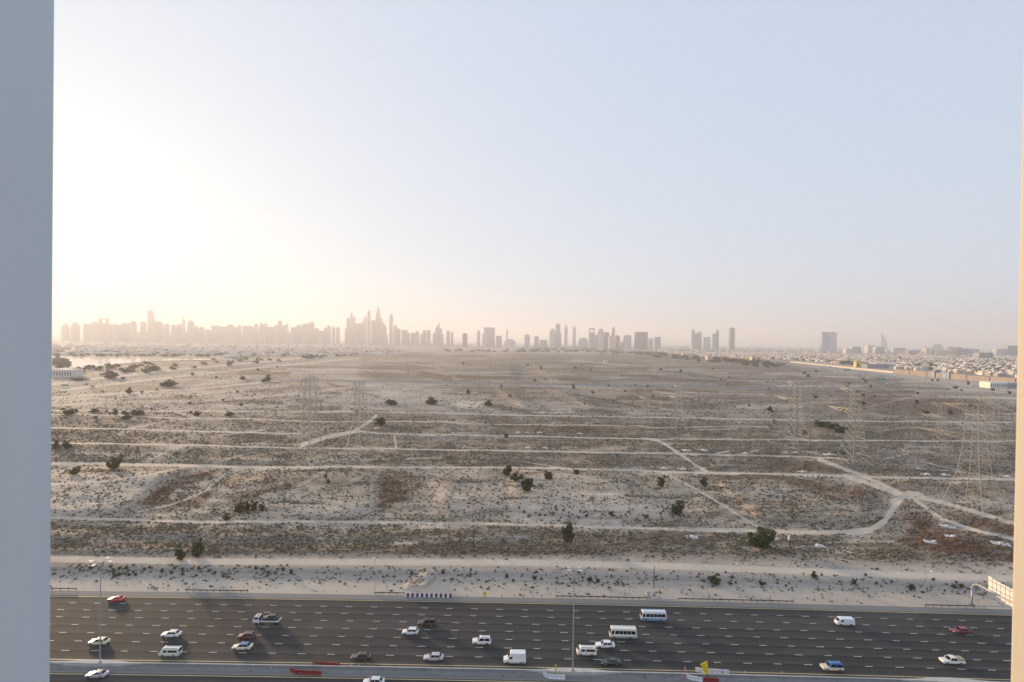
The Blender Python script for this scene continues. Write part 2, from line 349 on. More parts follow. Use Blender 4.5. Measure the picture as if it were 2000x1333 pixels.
for pts, h, r in [([(1290,784),(1380,784),(1380,790),(1290,790)],2,2), ([(880,735),(930,738),(1010,745),(990,745)],1.5,3), ([(960,757),(1020,795),(1060,795),(1000,765)],2.5,3), ([(1060,760),(1160,798),(1190,798),(1100,768)],2,3), ([(800,712),(1000,708),(1010,738),(880,736)],5,6), ([(1020,710),(1290,718),(1400,745),(1090,745)],5,6)]: hill(pts, h, r)
_n1 = noise2(HT.shape, 26, 21, 3); _n2 = noise2(HT.shape, 10, 22, 3.5); _n3 = noise2(HT.shape, 4, 23, 3)
_near = np.clip((_yy - 700) / 200, 0, 1) * (np.clip((base_y - 50 - _yy) / 30, 0, 1) * .88 + .12) * np.clip((base_y + 6 - _yy) / 14, 0, 1)
HT += ((_n1 - .5) * 1.0 + (_n2 - .5) * .7 + (_n3 - .5) * .35) * _near
HT = blur(HT, 1)
def samp(A, px, py):
    x = np.clip(px, 0, RW - 1.001); y = np.clip(py - RY0, 0, RH - 1.001); xi = x.astype(int); yi = y.astype(int); fx = x - xi; fy = y - yi
    return A[yi, xi] * (1 - fx) * (1 - fy) + A[yi, xi + 1] * fx * (1 - fy) + A[yi + 1, xi] * (1 - fx) * fy + A[yi + 1, xi + 1] * fx * fy
def ground_h(x, y):
    x = np.asarray(x, float); y = np.asarray(y, float); z = np.zeros_like(x)
    for _ in range(6):
        px, py = project(x, y, z); z = z * .3 + .7 * samp(HT, px, py)
    return z
def GS(px, py):
    """ground point at a photo pixel on the relief"""
    z = float(samp(HT, np.array(float(px)), np.array(float(py)))); return G(px, py, z)

# ------------------------------------------------------------------ road frame (t along, s across towards the viewer)
RQ = (-6.809e-05, -1.2568e-02, 147.94)          # far edge line of the carriageway, fitted
def rq(t): return RQ[0] * t * t + RQ[1] * t + RQ[2]
def road(t, s, z=0.0):
    g = 2 * RQ[0] * t + RQ[1]; n = math.hypot(1, g); return (t + s * g / n, rq(t) - s / n, z)
def road_ts(x, y):
    t = x
    for _ in range(6):
        g = 2 * RQ[0] * t + RQ[1]; n = math.hypot(1, g); s = (rq(t) - y) * n; t = x - s * g / n
    return t, s
def road_rot(t): return math.atan(2 * RQ[0] * t + RQ[1])
LANES = [3.6, 7.25, 10.9, 14.5, 18.15, 21.75, 25.6]

# ------------------------------------------------------------------ ground sheet
def ground_material():
    m = bpy.data.materials.new('desert_ground'); m.use_nodes = True; g = NT(m); b = g.N['Principled BSDF']
    p = g.pos(); r, s, br = g.sep(g.attr('cover')); pav, pale, grey = g.sep(g.attr('cover2'))
    nl = g.noise(p, .012, 5, .6); nm = g.noise(p, .09, 5, .6); nf = g.noise(p, .8, 4, .6)
    sand = g.mix(g.rng(nl, .35, .65), (.45, .375, .30), (.57, .485, .395))
    sand = g.mix(g.rng(nm, .3, .7, 0, .6), sand, (.36, .315, .265))
    soil = g.mix(g.rng(nm, .35, .65), (.24, .180, .122), (.40, .318, .232))
    soil = g.mix(g.rng(nl, .42, .7), soil, (.28, .235, .175))
    # low herbs: clumps seen as dark flecks over the sand
    sq = g.mapv(p, (1, 1, 1)); v1 = g.voro(sq, .30); v2 = g.voro(sq, .75); v3 = g.noise(p, .35, 6, .75)
    th = g.math('MULTIPLY', s, .62)
    fl1 = g.rng(g.math('SUBTRACT', v1, th), -.02, -.16, 0, 1); fl2 = g.rng(g.math('SUBTRACT', v2, g.math('MULTIPLY', s, .5)), 0, -.12, 0, .8)
    fl3 = g.rng(g.math('ADD', v3, g.math('MULTIPLY', s, .28)), .62, .78, 0, .85)
    col = g.mix(g.rng(s, .1, .75), sand, soil)
    herb = g.mix(g.rng(nf, .35, .65), (.085, .066, .048), (.15, .12, .095))
    col = g.mix(g.rng(g.noise(p, .16, 4, .65), .56, .66, 0, .75), col, sand)
    col = g.mix(g.math('MULTIPLY', fl3, .85), col, herb)
    col = g.mix(g.math('MULTIPLY', fl1, .55), col, herb); col = g.mix(g.math('MULTIPLY', fl2, .5), col, herb)
    bnd = g.noise(g.mapv(p, (.0016, .011, 1), (0, 0, .1)), 1.0, 6, .62); bn2 = g.noise(g.mapv(p, (.006, .05, 1)), 1.0, 5, .6)
    col = g.mix(g.rng(bnd, .48, .66, 0, .85), col, (.17, .132, .098)); col = g.mix(g.rng(bn2, .52, .72, 0, .6), col, (.42, .38, .35)); col = g.mix(g.math('MULTIPLY', g.rng(g.noise(p, .045, 6, .8), .52, .70, 0, .6), s), col, (.12, .095, .075))
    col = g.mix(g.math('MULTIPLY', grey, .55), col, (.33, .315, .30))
    col = g.mix(g.math('MULTIPLY', br, g.rng(nf, .3, .55, .5, 1)), col, (.125, .068, .040))
    col = g.mix(g.math('MULTIPLY', pale, .9), col, (.60, .52, .43))
    tr = g.math('MULTIPLY', g.rng(g.math('ADD', r, g.math('MULTIPLY', g.math('SUBTRACT', nf, .5), 1.1)), .25, .75), g.rng(nm, .25, .6, .65, 1.0)); col = g.mix(tr, col, g.mix(nf, (.52, .445, .36), (.62, .54, .45)))
    col = g.mix(g.math('MULTIPLY', pav, .9), col, (.20, .205, .215))
    g.put(b.inputs['Base Color'], col); b.inputs['Roughness'].default_value = .95; b.inputs['Specular IOR Level'].default_value = .15
    bh = g.math('ADD', g.math('MULTIPLY', nf, .5), g.math('MULTIPLY', fl1, .6)); g.put(b.inputs['Normal'], g.bump(bh, .7, .35))
    return m
M_GROUND = ground_material()
def build_ground():
    dys = []; dy = 745.0
    while dy > 160: dys.append(dy); dy -= 1.0
    while dy > 30: dys.append(dy); dy -= .8
    while dy > 3.0: dys.append(dy); dy -= .5
    dys += [2.2, 1.5, 1.0, .8]
    Yr = F * CAM_H / np.array(dys); U = np.concatenate([[-2.6, -1.9, -1.4], np.linspace(-1.12, 1.12, 1180), [1.4, 1.9, 2.6]])
    Yg, Ug = np.meshgrid(Yr, U, indexing='ij'); X = Yg * Ug; Y = Yg.copy()
    Z = ground_h(X, Y)
    # keep the ground below the paved highways near the viewer
    rd = rq(X) - Y
    Z = np.where(rd > -2.9, -.15, np.where(rd > -4.2, np.clip(Z, -.05, .02), Z))
    px, py = project(X, Y, Z)
    me = np_mesh('ground', np.stack([X, Y, Z], -1).reshape(-1, 3), quads(*X.shape), M_GROUND)
    def att(name, a, b_, c):
        cl = me.color_attributes.new(name, 'FLOAT_COLOR', 'POINT'); d = np.ones((X.size, 4), np.float32)
        for k, A in enumerate((a, b_, c)): d[:, k] = samp(A, px, py).ravel()
        cl.data.foreach_set('color', d.ravel())
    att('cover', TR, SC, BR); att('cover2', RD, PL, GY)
    me.polygons.foreach_set('use_smooth', np.ones(len(me.polygons), bool))
    o = link('ground', me); tag(o, kind='structure')
def quads(h, w):
    i = np.arange(h * w).reshape(h, w); return np.stack([i[:-1, :-1], i[:-1, 1:], i[1:, 1:], i[1:, :-1]], -1).reshape(-1, 4)
build_ground()
# ------------------------------------------------------------------ window reveals of the tower we look out of
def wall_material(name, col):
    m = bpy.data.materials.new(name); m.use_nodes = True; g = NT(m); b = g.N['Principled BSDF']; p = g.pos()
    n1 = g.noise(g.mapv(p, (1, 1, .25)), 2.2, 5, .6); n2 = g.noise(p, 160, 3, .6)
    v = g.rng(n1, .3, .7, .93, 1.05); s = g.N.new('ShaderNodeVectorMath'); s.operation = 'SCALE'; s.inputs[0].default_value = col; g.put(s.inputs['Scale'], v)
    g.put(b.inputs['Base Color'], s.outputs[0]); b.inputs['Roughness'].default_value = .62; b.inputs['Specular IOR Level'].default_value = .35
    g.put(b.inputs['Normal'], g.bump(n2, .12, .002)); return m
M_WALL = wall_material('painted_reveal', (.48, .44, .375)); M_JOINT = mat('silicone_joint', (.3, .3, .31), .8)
def edge_wall(name, side, top_px, bot_px, label, mm=None):
    """the reveal beside the opening: its outer corner is seen at top_px (y=0) and bot_px (y=1333)"""
    Yc = 1.05; zt, zb = 1.25, -1.25
    def at(px, py): q = P(px, py, Yc); return q
    a, b = Vector(at(top_px, 0)), Vector(at(bot_px, 1333)); d = (a - b) / (a.z - b.z)
    T = a + d * (CAM_H + zt + .25 - a.z); Bq = b + d * (CAM_H + zb - .25 - b.z)
    m = MB(); th = .45 * side
    v = [(Bq.x, -.9, Bq.z), (Bq.x + th, -.9, Bq.z), (Bq.x + th, Yc, Bq.z), (Bq.x, Yc, Bq.z), (T.x, -.9, T.z), (T.x + th, -.9, T.z), (T.x + th, Yc, T.z), (T.x, Yc, T.z)]
    m.add(v, [(0, 3, 2, 1), (4, 5, 6, 7), (0, 1, 5, 4), (1, 2, 6, 5), (2, 3, 7, 6), (3, 0, 4, 7)])
    o = m.build(name, mm or M_WALL, bevel=.006); tag(o, label, 'wall'); return o
M_WALL2 = wall_material('reveal_shade_tint', (.57, .70, .82))  # copy of the reveal wall with its cool shade put into the base colour
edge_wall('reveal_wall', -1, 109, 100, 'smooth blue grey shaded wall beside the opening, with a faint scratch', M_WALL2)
rv = COL.objects['reveal_wall']; sc1 = MB()
for (pa, pb) in (((18, 972), (52, 938)), ((52, 938), (82, 921)), ((22, 978), (40, 962))):
    q = []
    for px, py in (pa, pb):
        d = ray(px, py); xw = -.9445 + (d[2] / abs(d[0])) * .0; t = xw / d[0]; q.append((xw + .0012, d[1] * t, CAM_H + d[2] * t))
    sc1.bar(q[0], q[1], .0006, 0, 4)
sc1.build('scratch', mat('scuff_mark', (.30, .34, .40), .8), rv)
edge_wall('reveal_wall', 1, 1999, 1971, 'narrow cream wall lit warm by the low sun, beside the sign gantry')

# ------------------------------------------------------------------ highway
def asphalt_material():
    m = bpy.data.materials.new('asphalt'); m.use_nodes = True; g = NT(m); b = g.N['Principled BSDF']; p = g.pos()
    uv = g.N.new('ShaderNodeUVMap').outputs[0]; st = g.noise(g.mapv(uv, (.012, 1.1, 1)), 1.0, 5, .65); n1 = g.noise(p, .05, 4); n2 = g.noise(p, 2.5, 4)
    st2 = g.noise(g.mapv(uv, (.004, .35, 1)), 1.0, 3, .6)
    col = g.mix(g.rng(st, .3, .7), (.058, .057, .057), (.090, .089, .089)); col = g.mix(g.rng(st2, .4, .65, 0, .5), col, (.036, .035, .034))
    col = g.mix(g.rng(n1, .45, .7, 0, .4), col, (.07, .065, .06)); col = g.mix(g.rng(n2, .5, .8, 0, .3), col, (.034, .032, .031))
    sx = g.N.new('ShaderNodeSeparateXYZ'); g.put(sx.inputs[0], uv); ln = g.math('SINE', g.math('MULTIPLY', sx.outputs[1], 2 * math.pi / 3.63 * 2)); ln2 = g.math('SINE', g.math('MULTIPLY', sx.outputs[1], 2 * math.pi / 3.63))
    wr = g.math('ADD', g.rng(ln, -1, 1, 0, .4), g.rng(ln2, -1, 1, 0, .5)); col = g.mix(wr, col, (.026, .025, .024)); cr = g.voro(g.mapv(uv, (.05, .3, 1)), .55, 1, 'Color'); c1, c2, c3 = g.sep(cr); col = g.mix(g.rng(c1, .86, .9, 0, .35), col, (.095, .09, .083)); col = g.mix(g.rng(c2, .9, .92, 0, .4), col, (.03, .03, .03))
    g.put(b.inputs['Base Color'], col); b.inputs['Roughness'].default_value = .85; b.inputs['Specular IOR Level'].default_value = .2
    g.put(b.inputs['Normal'], g.bump(n2, .15, .02)); return m
M_ASPH = asphalt_material(); M_SHOULD = mat('shoulder_asphalt', (.185, .18, .17), .9, var=.16, scale=.6, coords='Generated')
M_WHITE = mat('white_paint', (.62, .60, .56), .6, var=.15, scale=1.5); M_YELL = mat('yellow_paint', (.62, .50, .25), .6, var=.15, scale=1.5)
M_CONC = mat('concrete', (.50, .48, .45), .9, var=.12, scale=.5, bump=.2); M_CONC_D = mat('dark_concrete', (.21, .215, .22), .9, var=.12, scale=.5)
def strip(mb, s0, s1, z, t0=-330.0, t1=330.0, step=6.0, mi=0, z1=None):
    n = max(1, int(round((t1 - t0) / step))); z1 = z if z1 is None else z1; v = []
    for i in range(n + 1):
        t = t0 + (t1 - t0) * i / n; v += [road(t, s0, z), road(t, s1, z1)]
    mb.add(v, [(2 * i, 2 * i + 1, 2 * i + 3, 2 * i + 2) for i in range(n)], mi)
def uv_road(o):
    me = o.data; uv = me.uv_layers.new(name='UVMap'); d = []
    for l in me.loops:
        co = me.vertices[l.vertex_index].co; t, s = road_ts(co.x, co.y); d += [t, s]
    uv.data.foreach_set('uv', d)
def slab(name, s0, s1, z, m):
    mb = MB(); strip(mb, s0, s1, z); strip(mb, s0, s0 + .001, -.3, z1=z); strip(mb, s1 - .001, s1, z, z1=-.3); o = mb.build(name, m); uv_road(o); return tag(o, kind='structure')
slab('road', -.45, 29.6, .0, M_ASPH); slab('road', 33.75, 64, .0, M_ASPH)
slab('road_shoulder', -3.3, -.451, .003, M_SHOULD); slab('road_shoulder', 29.601, 33.749, .003, M_SHOULD)
mk = MB()
for s in (0, 29.05, 34.2): strip(mk, s - .11, s + .11, .012, mi=1)
off = [4.95, 4.85, 3.4, 6.3, 6.4, 4.75, 4.05]
for k, s in enumerate(LANES):
    t = -330 + off[k]; t = t - ((t - [4.75, 4.66, -114.08, -114.0, -106.83, -106.94, -106.82][k]) % 7.15)
    i = 0
    while t < 330:
        j = ((i * 7 + k * 3) % 5) * .03; strip(mk, s - .085, s + .085, .012, t - 1.0 + j, t + 1.0 - j, step=3); t += 7.15; i += 1
for k in range(7):
    s = 34.2 + 3.63 * (k + 1); t = -330 + k
    while t < 330: strip(mk, s - .085, s + .085, .012, t - 1, t + 1, step=3); t += 7.15
tag(mk.build('road_markings', [M_WHITE, M_YELL]), kind='structure')
# median: continuous concrete barrier with wider plinths under the masts
def profile(mb, prof, t0, t1, step=5.0, mi=0):
    n = max(1, int(round((t1 - t0) / step))); k = len(prof); v = []
    for i in range(n + 1):
        t = t0 + (t1 - t0) * i / n; v += [road(t, s, z) for s, z in prof]
    mb.add(v, [(i * k + j, i * k + j + 1, (i + 1) * k + j + 1, (i + 1) * k + j) for i in range(n) for j in range(k - 1)], mi)
    mb.add(v[:k], [tuple(range(k))], mi); mb.add(v[-k:], [tuple(range(k))[::-1]], mi)
mb = MB(); profile(mb, [(30.75, 0), (31.15, .28), (31.30, .95)], -300, 300, mi=0); profile(mb, [(31.30, .951), (31.55, .951)], -300, 300, mi=1); profile(mb, [(31.55, .95), (31.70, .30), (32.1, .12)], -300, 300, mi=0); profile(mb, [(32.1, .12), (32.8, .10), (32.85, -.1)], -300, 300, mi=2)  # sunlit top strip and shaded sides are put into the concrete colours
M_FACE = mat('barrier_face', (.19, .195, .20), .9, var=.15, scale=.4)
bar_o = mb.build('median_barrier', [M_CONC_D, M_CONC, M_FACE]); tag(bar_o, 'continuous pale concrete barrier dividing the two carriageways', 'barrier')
MAST_T = [road_ts(*G(191, 1297.5)[:2])[0], road_ts(*G(1119, 1311.5)[:2])[0], road_ts(*G(1850, 1333)[:2])[0]]
for T in MAST_T:
    m2 = MB(); v = []; n = 16
    for i in range(n + 1):
        a = -1 + 2 * i / n; w = .95 * math.cos(a * math.pi / 2) ** 2
        v += [road(T + a * 11, 31.32 - w, -.05), road(T + a * 11, 31.32 - w, .96), road(T + a * 11, 31.60 + w * .3, .96), road(T + a * 11, 31.60 + w * .3, -.05)]
    m2.add(v, [(4 * i + j, 4 * i + j + 1, 4 * i + j + 5, 4 * i + j + 4) for i in range(n) for j in range(3)]); m2.build('plinth', M_CONC, bar_o)

# ------------------------------------------------------------------ lamp posts, gantry, guard rails
M_STEEL = mat('galvanised_steel', (.42, .43, .44), .5, .5, var=.1, scale=4); M_RUST = mat('brown_painted_steel', (.26, .19, .15), .6, .2, var=.1); M_DARK = mat('dark_steel', (.08, .075, .075), .6, .2)
M_LAMP = mat('lamp_housing', (.75, .75, .72), .4, .1); M_GLASSD = mat('lamp_glass', (.55, .57, .6), .2)
def height_at(px, py, Y): return P(px, py, Y)[2]
def lamp_post(px, py, ytop, arms, label, r=.12, m=None, group=None, s=None):
    g = G(px, py, 0.0 if s is None else .95)
    if s is not None: t, _ = road_ts(g[0], g[1]); g = road(t, s, .955)
    h = height_at(px, ytop, g[1]) - g[2]; z0 = g[2]
    o = empty('street_lamp', g, road_rot(g[0]), label, 'street lamp', group); m = m or M_STEEL
    MB().bar((0, 0, 0), (0, 0, h), r, 0, 10, r * .5).build('pole', m, o)
    MB().bar((0, 0, 0), (0, 0, .35), r * 2.1, 0, 10).build('base_flange', m, o)
    for (dx, dy_) in arms:
        L = math.hypot(dx, dy_); e = (dx, dy_, h + .12 * L)
        a = MB().tube([(0, 0, h - .15), (dx * .5, dy_ * .5, h + .1 * L), e], .05, 6).build('arm', m, o)
        ux, uy = dx / L, dy_ / L; q = MB(); px_, py_ = -uy, ux
        pts = [(e[0] + ux * u + px_ * w, e[1] + uy * u + py_ * w) for u, w in ((-.1, -.12), (.75, -.2), (.85, 0), (.75, .2), (-.1, .12))]
        lh = q.prism(pts, e[2] - .08, e[2] + .12).build('lamp_head', M_LAMP, o)
        MB().prism([(e[0] + ux * u + px_ * w, e[1] + uy * u + py_ * w) for u, w in ((.15, -.12), (.65, -.14), (.65, .14), (.15, .12))], e[2] - .10, e[2] - .079).build('lens', M_GLASSD, lh)
    return o
lamp_post(191, 1297.5, 1099, [(-1.8, 0), (1.8, 0), (0, -1.6), (0, 1.6)], 'tall grey lamp mast on the median, beside the pale yellow car', .16, s=31.46)
lamp_post(1119, 1311.5, 1113, [(-.9, .5), (.9, .5), (-.9, -.5), (.9, -.5)], 'tall lamp mast with four heads on the median, left of the white minibus', .19, s=31.46)
for px, yb, yt, arms, r, lab in [(377, 1152, 1092, [(0, -1.6)], .07, 'thin lamp post behind the long guard rail at the left'), (732, 1158, 1087, [(0, -1.6)], .07, 'thin lamp post on the sand left of the red and white barriers'),
    (1086, 1166, 1090, [(0, -1.8)], .07, 'thin lamp post on the sand left of the four headed mast'), (1446, 1173, 1101, [(-.9, -.3), (.9, -.3)], .09, 'double armed lamp post on the verge right of the big dark bank shrub'),
    (1808, 1182, 1112, [(0, -1.6)], .09, 'pale sunlit lamp post on the verge, left of the sign gantry')]:
    lamp_post(px, yb, yt, arms, lab, r, group='slender lamp posts along the far verge')
g = G(1277, 1165); o = empty('signal_mast', g, 0, 'thick brown equipment mast beside the white roadside cabinet', 'mast'); h = height_at(1277, 1106, g[1])
MB().bar((0, 0, 0), (0, 0, h), .2, 0, 10, .13).build('pole', M_RUST, o); MB().box(-.3, .3, -.35, -.12, 1.2, 2.2).build('control_box', M_LAMP, o, bevel=.03)
g = G(1266, 1166); o = empty('utility_cabinet', g, 0, 'white metal utility cabinet standing at the edge of the sand', 'cabinet')
MB().box(-.62, .62, -.3, .3, .1, 1.75).build('body', M_LAMP, o, bevel=.03); MB().box(-.68, .68, -.36, .36, 1.752, 1.85).build('lid', M_CONC, o); MB().box(-.7, .7, -.4, .4, 0, .1).build('base', M_CONC_D, o)
MB().box(-.55, -.02, -.325, -.301, .2, 1.65).box(.02, .55, -.325, -.301, .2, 1.65).build('doors', M_CONC, o)
# sign gantry at the right
M_SIGNB = mat('bare_aluminium_sign_back', (.72, .70, .66), .5, .15, var=.05)
g = G(1898, 1182); tg, sg = road_ts(g[0], g[1]); o = empty('sign_gantry', g, road_rot(tg), 'curved cantilever sign gantry reaching over the highway beside the cream wall', 'sign gantry')
za = 6.9; pts = [(0, 0, 0), (0, 0, za - 2.2)] + [(0, -(2.2 - 2.2 * math.cos(a)), za - 2.2 + 2.2 * math.sin(a)) for a in (R(22), R(45), R(68), R(90))] + [(0, -9, za + .15), (0, -19, za + .3)]
MB().tube(pts, .26, 12).build('post_and_arm', mat('painted_tube', (.42, .42, .42), .45, .3), o, smooth=True)
MB().box(-.55, .55, -.55, .55, -.1, .25).build('footing', M_CONC_D, o)
for k in range(9):
    y1 = -4.9 - k * 1.32; zt = za + (4.0 if k == 0 else 3.75 - .02 * k); zb = za + (.1 - .35 * k if k < 4 else -1.2)
    MB().box(.28, .34, y1 - 1.16, y1, zb, zt).build('sign_panel', M_SIGNB, o)
MB().box(.2, .28, -16.8, -4.9, za + 2.9, za + 3.0).box(.2, .28, -16.8, -4.9, za + 1.2, za + 1.3).build('mounting_rails', M_DARK, o)
# guard rails
def guard_rail(x0, x1, s, label, m=None, posts=True, h=.75):
    m = m or M_DARK
    t0 = road_ts(*G(x0, 1150 + (x0 - 100) * .0178)[:2])[0]; t1 = road_ts(*G(x1, 1150 + (x1 - 100) * .0178)[:2])[0]
    o = empty('guard_rail', road((t0 + t1) / 2, s, 0), 0, label, 'guard rail', 'guard rails along the far verge'); cx = o.location
    mb = MB(); profile(mb, [(s + .04, h - .30), (s + .12, h - .23), (s + .04, h - .15), (s + .12, h - .08), (s + .04, h), (s, h), (s, h - .30)], t0, t1, 3)
    mb.v = [(a - cx.x, b - cx.y, c) for a, b, c in mb.v]; mb.build('rail', m, o)
    n = int((t1 - t0) / 2.0); pm = None
    for i in range(n + 1):
        p = road(t0 + (t1 - t0) * i / n, s - .08, 0)
        if pm is None: pm = MB().box(-.06, .06, -.06, .06, -.1, h + .02).mesh('post', m)
        q = link('post', pm, o); q.location = (p[0] - cx.x, p[1] - cx.y, 0)
guard_rail(92, 153, -3.6, 'short dark guard rail at the road edge beside the blue grey wall')
guard_rail(366, 484, -3.55, 'dark guard rail at the road edge behind the tow truck')
guard_rail(732, 790, -3.6, 'short dark guard rail running into the red and white barriers')
guard_rail(1086, 1262, -3.6, 'dark guard rail on the verge left of the white cabinet')
guard_rail(1325, 1547, -3.6, 'longest dark guard rail, running past the double armed lamp post')
guard_rail(1800, 1893, -3.6, 'dark guard rail ending at the sign gantry post')
guard_rail(1897, 2040, -3.4, 'pale grey guard rail in front of the sign gantry foot', M_STEEL, h=.95)
guard_rail(1262, 1322, -3.2, 'pale steel guard rail in front of the white cabinet', M_STEEL, h=.6)

# ------------------------------------------------------------------ barriers, cones, arrow signs
M_REDP = mat('red_plastic', (.22, .018, .02), .5, var=.15, scale=3); M_WHP = mat('white_plastic', (.66, .68, .72), .45, var=.08, scale=3); M_MAR = mat('maroon_plastic', (.13, .028, .05), .5, var=.1)
M_YS = mat('yellow_sign', (.85, .66, .02), .5); M_BLK = mat('black_sign', (.02, .02, .02), .5); M_ORG = mat('orange_plastic', (.75, .12, .04), .5)
def barrier_mesh(L, m, h=.9):
    mb = MB(); pr = [(-.28, 0), (-.28, .14), (-.12, .40), (-.09, h), (.09, h), (.12, .40), (.28, .14), (.28, 0)]; v = []
    for x in (-L / 2, L / 2): v += [(x, a, b) for a, b in pr]
    mb.add(v, [(j, (j + 1) % 8, 8 + (j + 1) % 8, 8 + j) for j in range(8)] + [tuple(range(8)), tuple(range(8, 16))[::-1]])
    return mb.mesh('water_barrier', m)
def barriers(pts, n, m, label, group, L=None, z=0.0, h=.9, name='water_barrier'):
    w = [Vector(G(x, y, z)) for x, y in pts]; seg = [(w[i + 1] - w[i]).length for i in range(len(w) - 1)]; T = sum(seg); L = T / n; me = {}
    for k in range(n):
        mm = m[k % len(m)]; d = (k + .5) * L; i = 0
        while i < len(seg) - 1 and d > seg[i]: d -= seg[i]; i += 1
        p = w[i] + (w[i + 1] - w[i]) * (d / seg[i]); a = math.atan2(w[i + 1].y - w[i].y, w[i + 1].x - w[i].x)
        if mm.name not in me: me[mm.name] = barrier_mesh(L * .95, mm, h)
        o = link(name, me[mm.name]); o.location = p; o.rotation_euler = (0, 0, a + nrs.uniform(-.03, .03)); tag(o, label[k % len(label)], 'barrier', group)
barriers([(790, 1165.5), (882, 1167)], 20, [M_WHP, M_MAR], ['white block of the red and white barrier row on the verge', 'maroon block of the red and white barrier row on the verge'], 'red and white barrier row on the verge', h=1.0)
barriers([(567, 1311), (578, 1316), (627, 1319)], 7, [M_REDP], ['red plastic barrier of the curved row on the viewer side of the median'], 'curved row of red plastic barriers')
barriers([(614, 1296), (640, 1299), (664, 1301)], 6, [M_REDP], ['red plastic barrier of the short row at the highway edge beside the median'], 'short row of red plastic barriers', h=.6)
barriers([(1058, 1316), (1070, 1325), (1104, 1327)], 6, [M_WHP], ['white plastic barrier of the bent row beside the tall central mast'], 'bent row of white plastic barriers')
barriers([(1358, 1311), (1374, 1314), (1400, 1315), (1424, 1317)], 6, [M_WHP], ['white plastic barrier behind the yellow arrow board'], 'white plastic barriers behind the arrow board')
barriers([(1334, 1322), (1350, 1328), (1372, 1332)], 5, [M_WHP], ['white plastic barrier of the row left of the dark red barriers'], 'white plastic barriers before the arrow board')
barriers([(1374, 1333), (1404, 1335)], 3, [M_REDP], ['dark red barrier block under the yellow arrow board'], 'dark red blocks under the arrow board', h=1.1)
def arrow_sign(px, py, z, h, w, tilt, rz, label, m=M_YS):
    g = G(px, py, z); o = empty('arrow_board', g, rz, label, 'sign'); o.rotation_euler = (0, -R(tilt), rz)
    MB().bar((0, 0, 0), (0, 0, h * .55), .05, 0, 6).build('post', M_DARK, o)
    b = MB().box(-w / 2, w / 2, -.04, .04, h * .35, h).build('board', m, o)
    q = MB(); zc = h * .68
    for k in (-1, 0, 1):
        c = k * h * .18; q.add([(-w * .42, -.045, zc + c - .05), (0, -.045, zc + c + .12), (w * .42, -.045, zc + c - .05), (w * .42, -.045, zc + c + .06), (0, -.045, zc + c + .24), (-w * .42, -.045, zc + c + .06)], [(0, 1, 4, 5), (1, 2, 3, 4)])
    q.build('chevrons', M_BLK, b); return o
arrow_sign(1386, 1326, .05, 4.0, 1.0, 26, R(5), 'tall yellow arrow board standing above the dark red barrier blocks')
arrow_sign(1382, 1320, .05, 3.4, .8, 10, R(20), 'second yellow arrow board, half hidden behind the tall one')
arrow_sign(1085, 1323, .05, 2.9, .3, 0, 0, 'slim yellow marker sign above the white plastic barriers')
arrow_sign(609, 1309, .05, 4.0, .9, -20, R(10), 'dark striped chevron board between the two rows of red barriers', mat('grey_board', (.25, .16, .12), .6))
arrow_sign(947, 1167, 0, 1.5, .9, 0, 0, 'small yellow sign on the sand edge right of the red and white barriers')
def bollard(px, py, h, label, ma, mb_, z=.05):
    g = G(px, py, z); o = empty('marker_post', g, 0, label, 'marker post', 'marker posts along the road works')
    MB().bar((0, 0, .05), (0, 0, h), .07, 0, 8).build('post', ma, o); MB().prism([(math.cos(a) * .25, math.sin(a) * .25) for a in np.linspace(0, 6.28, 9)[:-1]], 0, .1, 0, .7).build('foot', M_BLK, o)
    MB().bar((0, 0, h * .5), (0, 0, h * .75), .078, 0, 8).build('band', mb_, o)
for px, py, h, lab, a, b in [(490, 1311, .9, 'short red marker post on the median, below the dark hatchback', M_REDP, M_WHP), (530, 1311, 1.0, 'white marker post between the dark hatchback and the red barriers', M_WHP, M_REDP), (686, 1306, 1.0, 'left one of two white marker posts right of the red barriers', M_WHP, M_REDP),
    (702, 1307, 1.0, 'right one of two white marker posts right of the red barriers', M_WHP, M_REDP), (983, 1320, .9, 'red marker post on the shoulder below the white cargo van', M_REDP, M_WHP), (1019, 1320, .9, 'pink marker post directly below the rear of the white cargo van', M_ORG, M_WHP), (1037, 1320, .9, 'marker post just left of the bent white barrier row', M_ORG, M_WHP),
    (1259, 1325, 1.0, 'dark marker post on the shoulder between the two arrow signs', M_DARK, M_REDP), (1299, 1325, 1.0, 'red and white marker post left of the white barriers', M_REDP, M_WHP), (1338, 1316, 1.7, 'tall orange marker post at the near edge line', M_ORG, M_WHP), (1333, 1327, 1.0, 'marker post at the left end of the lower white barriers', M_ORG, M_WHP),
    (1411, 1317, 1.1, 'dark marker post among the white barriers behind the arrow board', M_DARK, M_WHP), (1455, 1320, 1.0, 'white marker post right of the arrow board', M_WHP, M_REDP), (1528, 1322, 1.5, 'red and white marker post on the median further right', M_REDP, M_WHP)]:
    bollard(px, py, h, lab, a, b)
for k, px in enumerate([1005, 1022, 1040, 912, 980, 1058]):
    g = G(px, 1165.5 + (px - 1000) * .013 + .8); o = MB().bar((0, 0, 0), (0, 0, .75), .09, 0, 6).prism([(-.1, -.02), (.1, -.02), (.1, .02), (-.1, .02)], .5, .7).build('edge_post', M_DARK); o.location = g
    tag(o, 'short dark edge post on the sand between the barriers and the four headed mast', 'edge post', 'short dark edge posts')
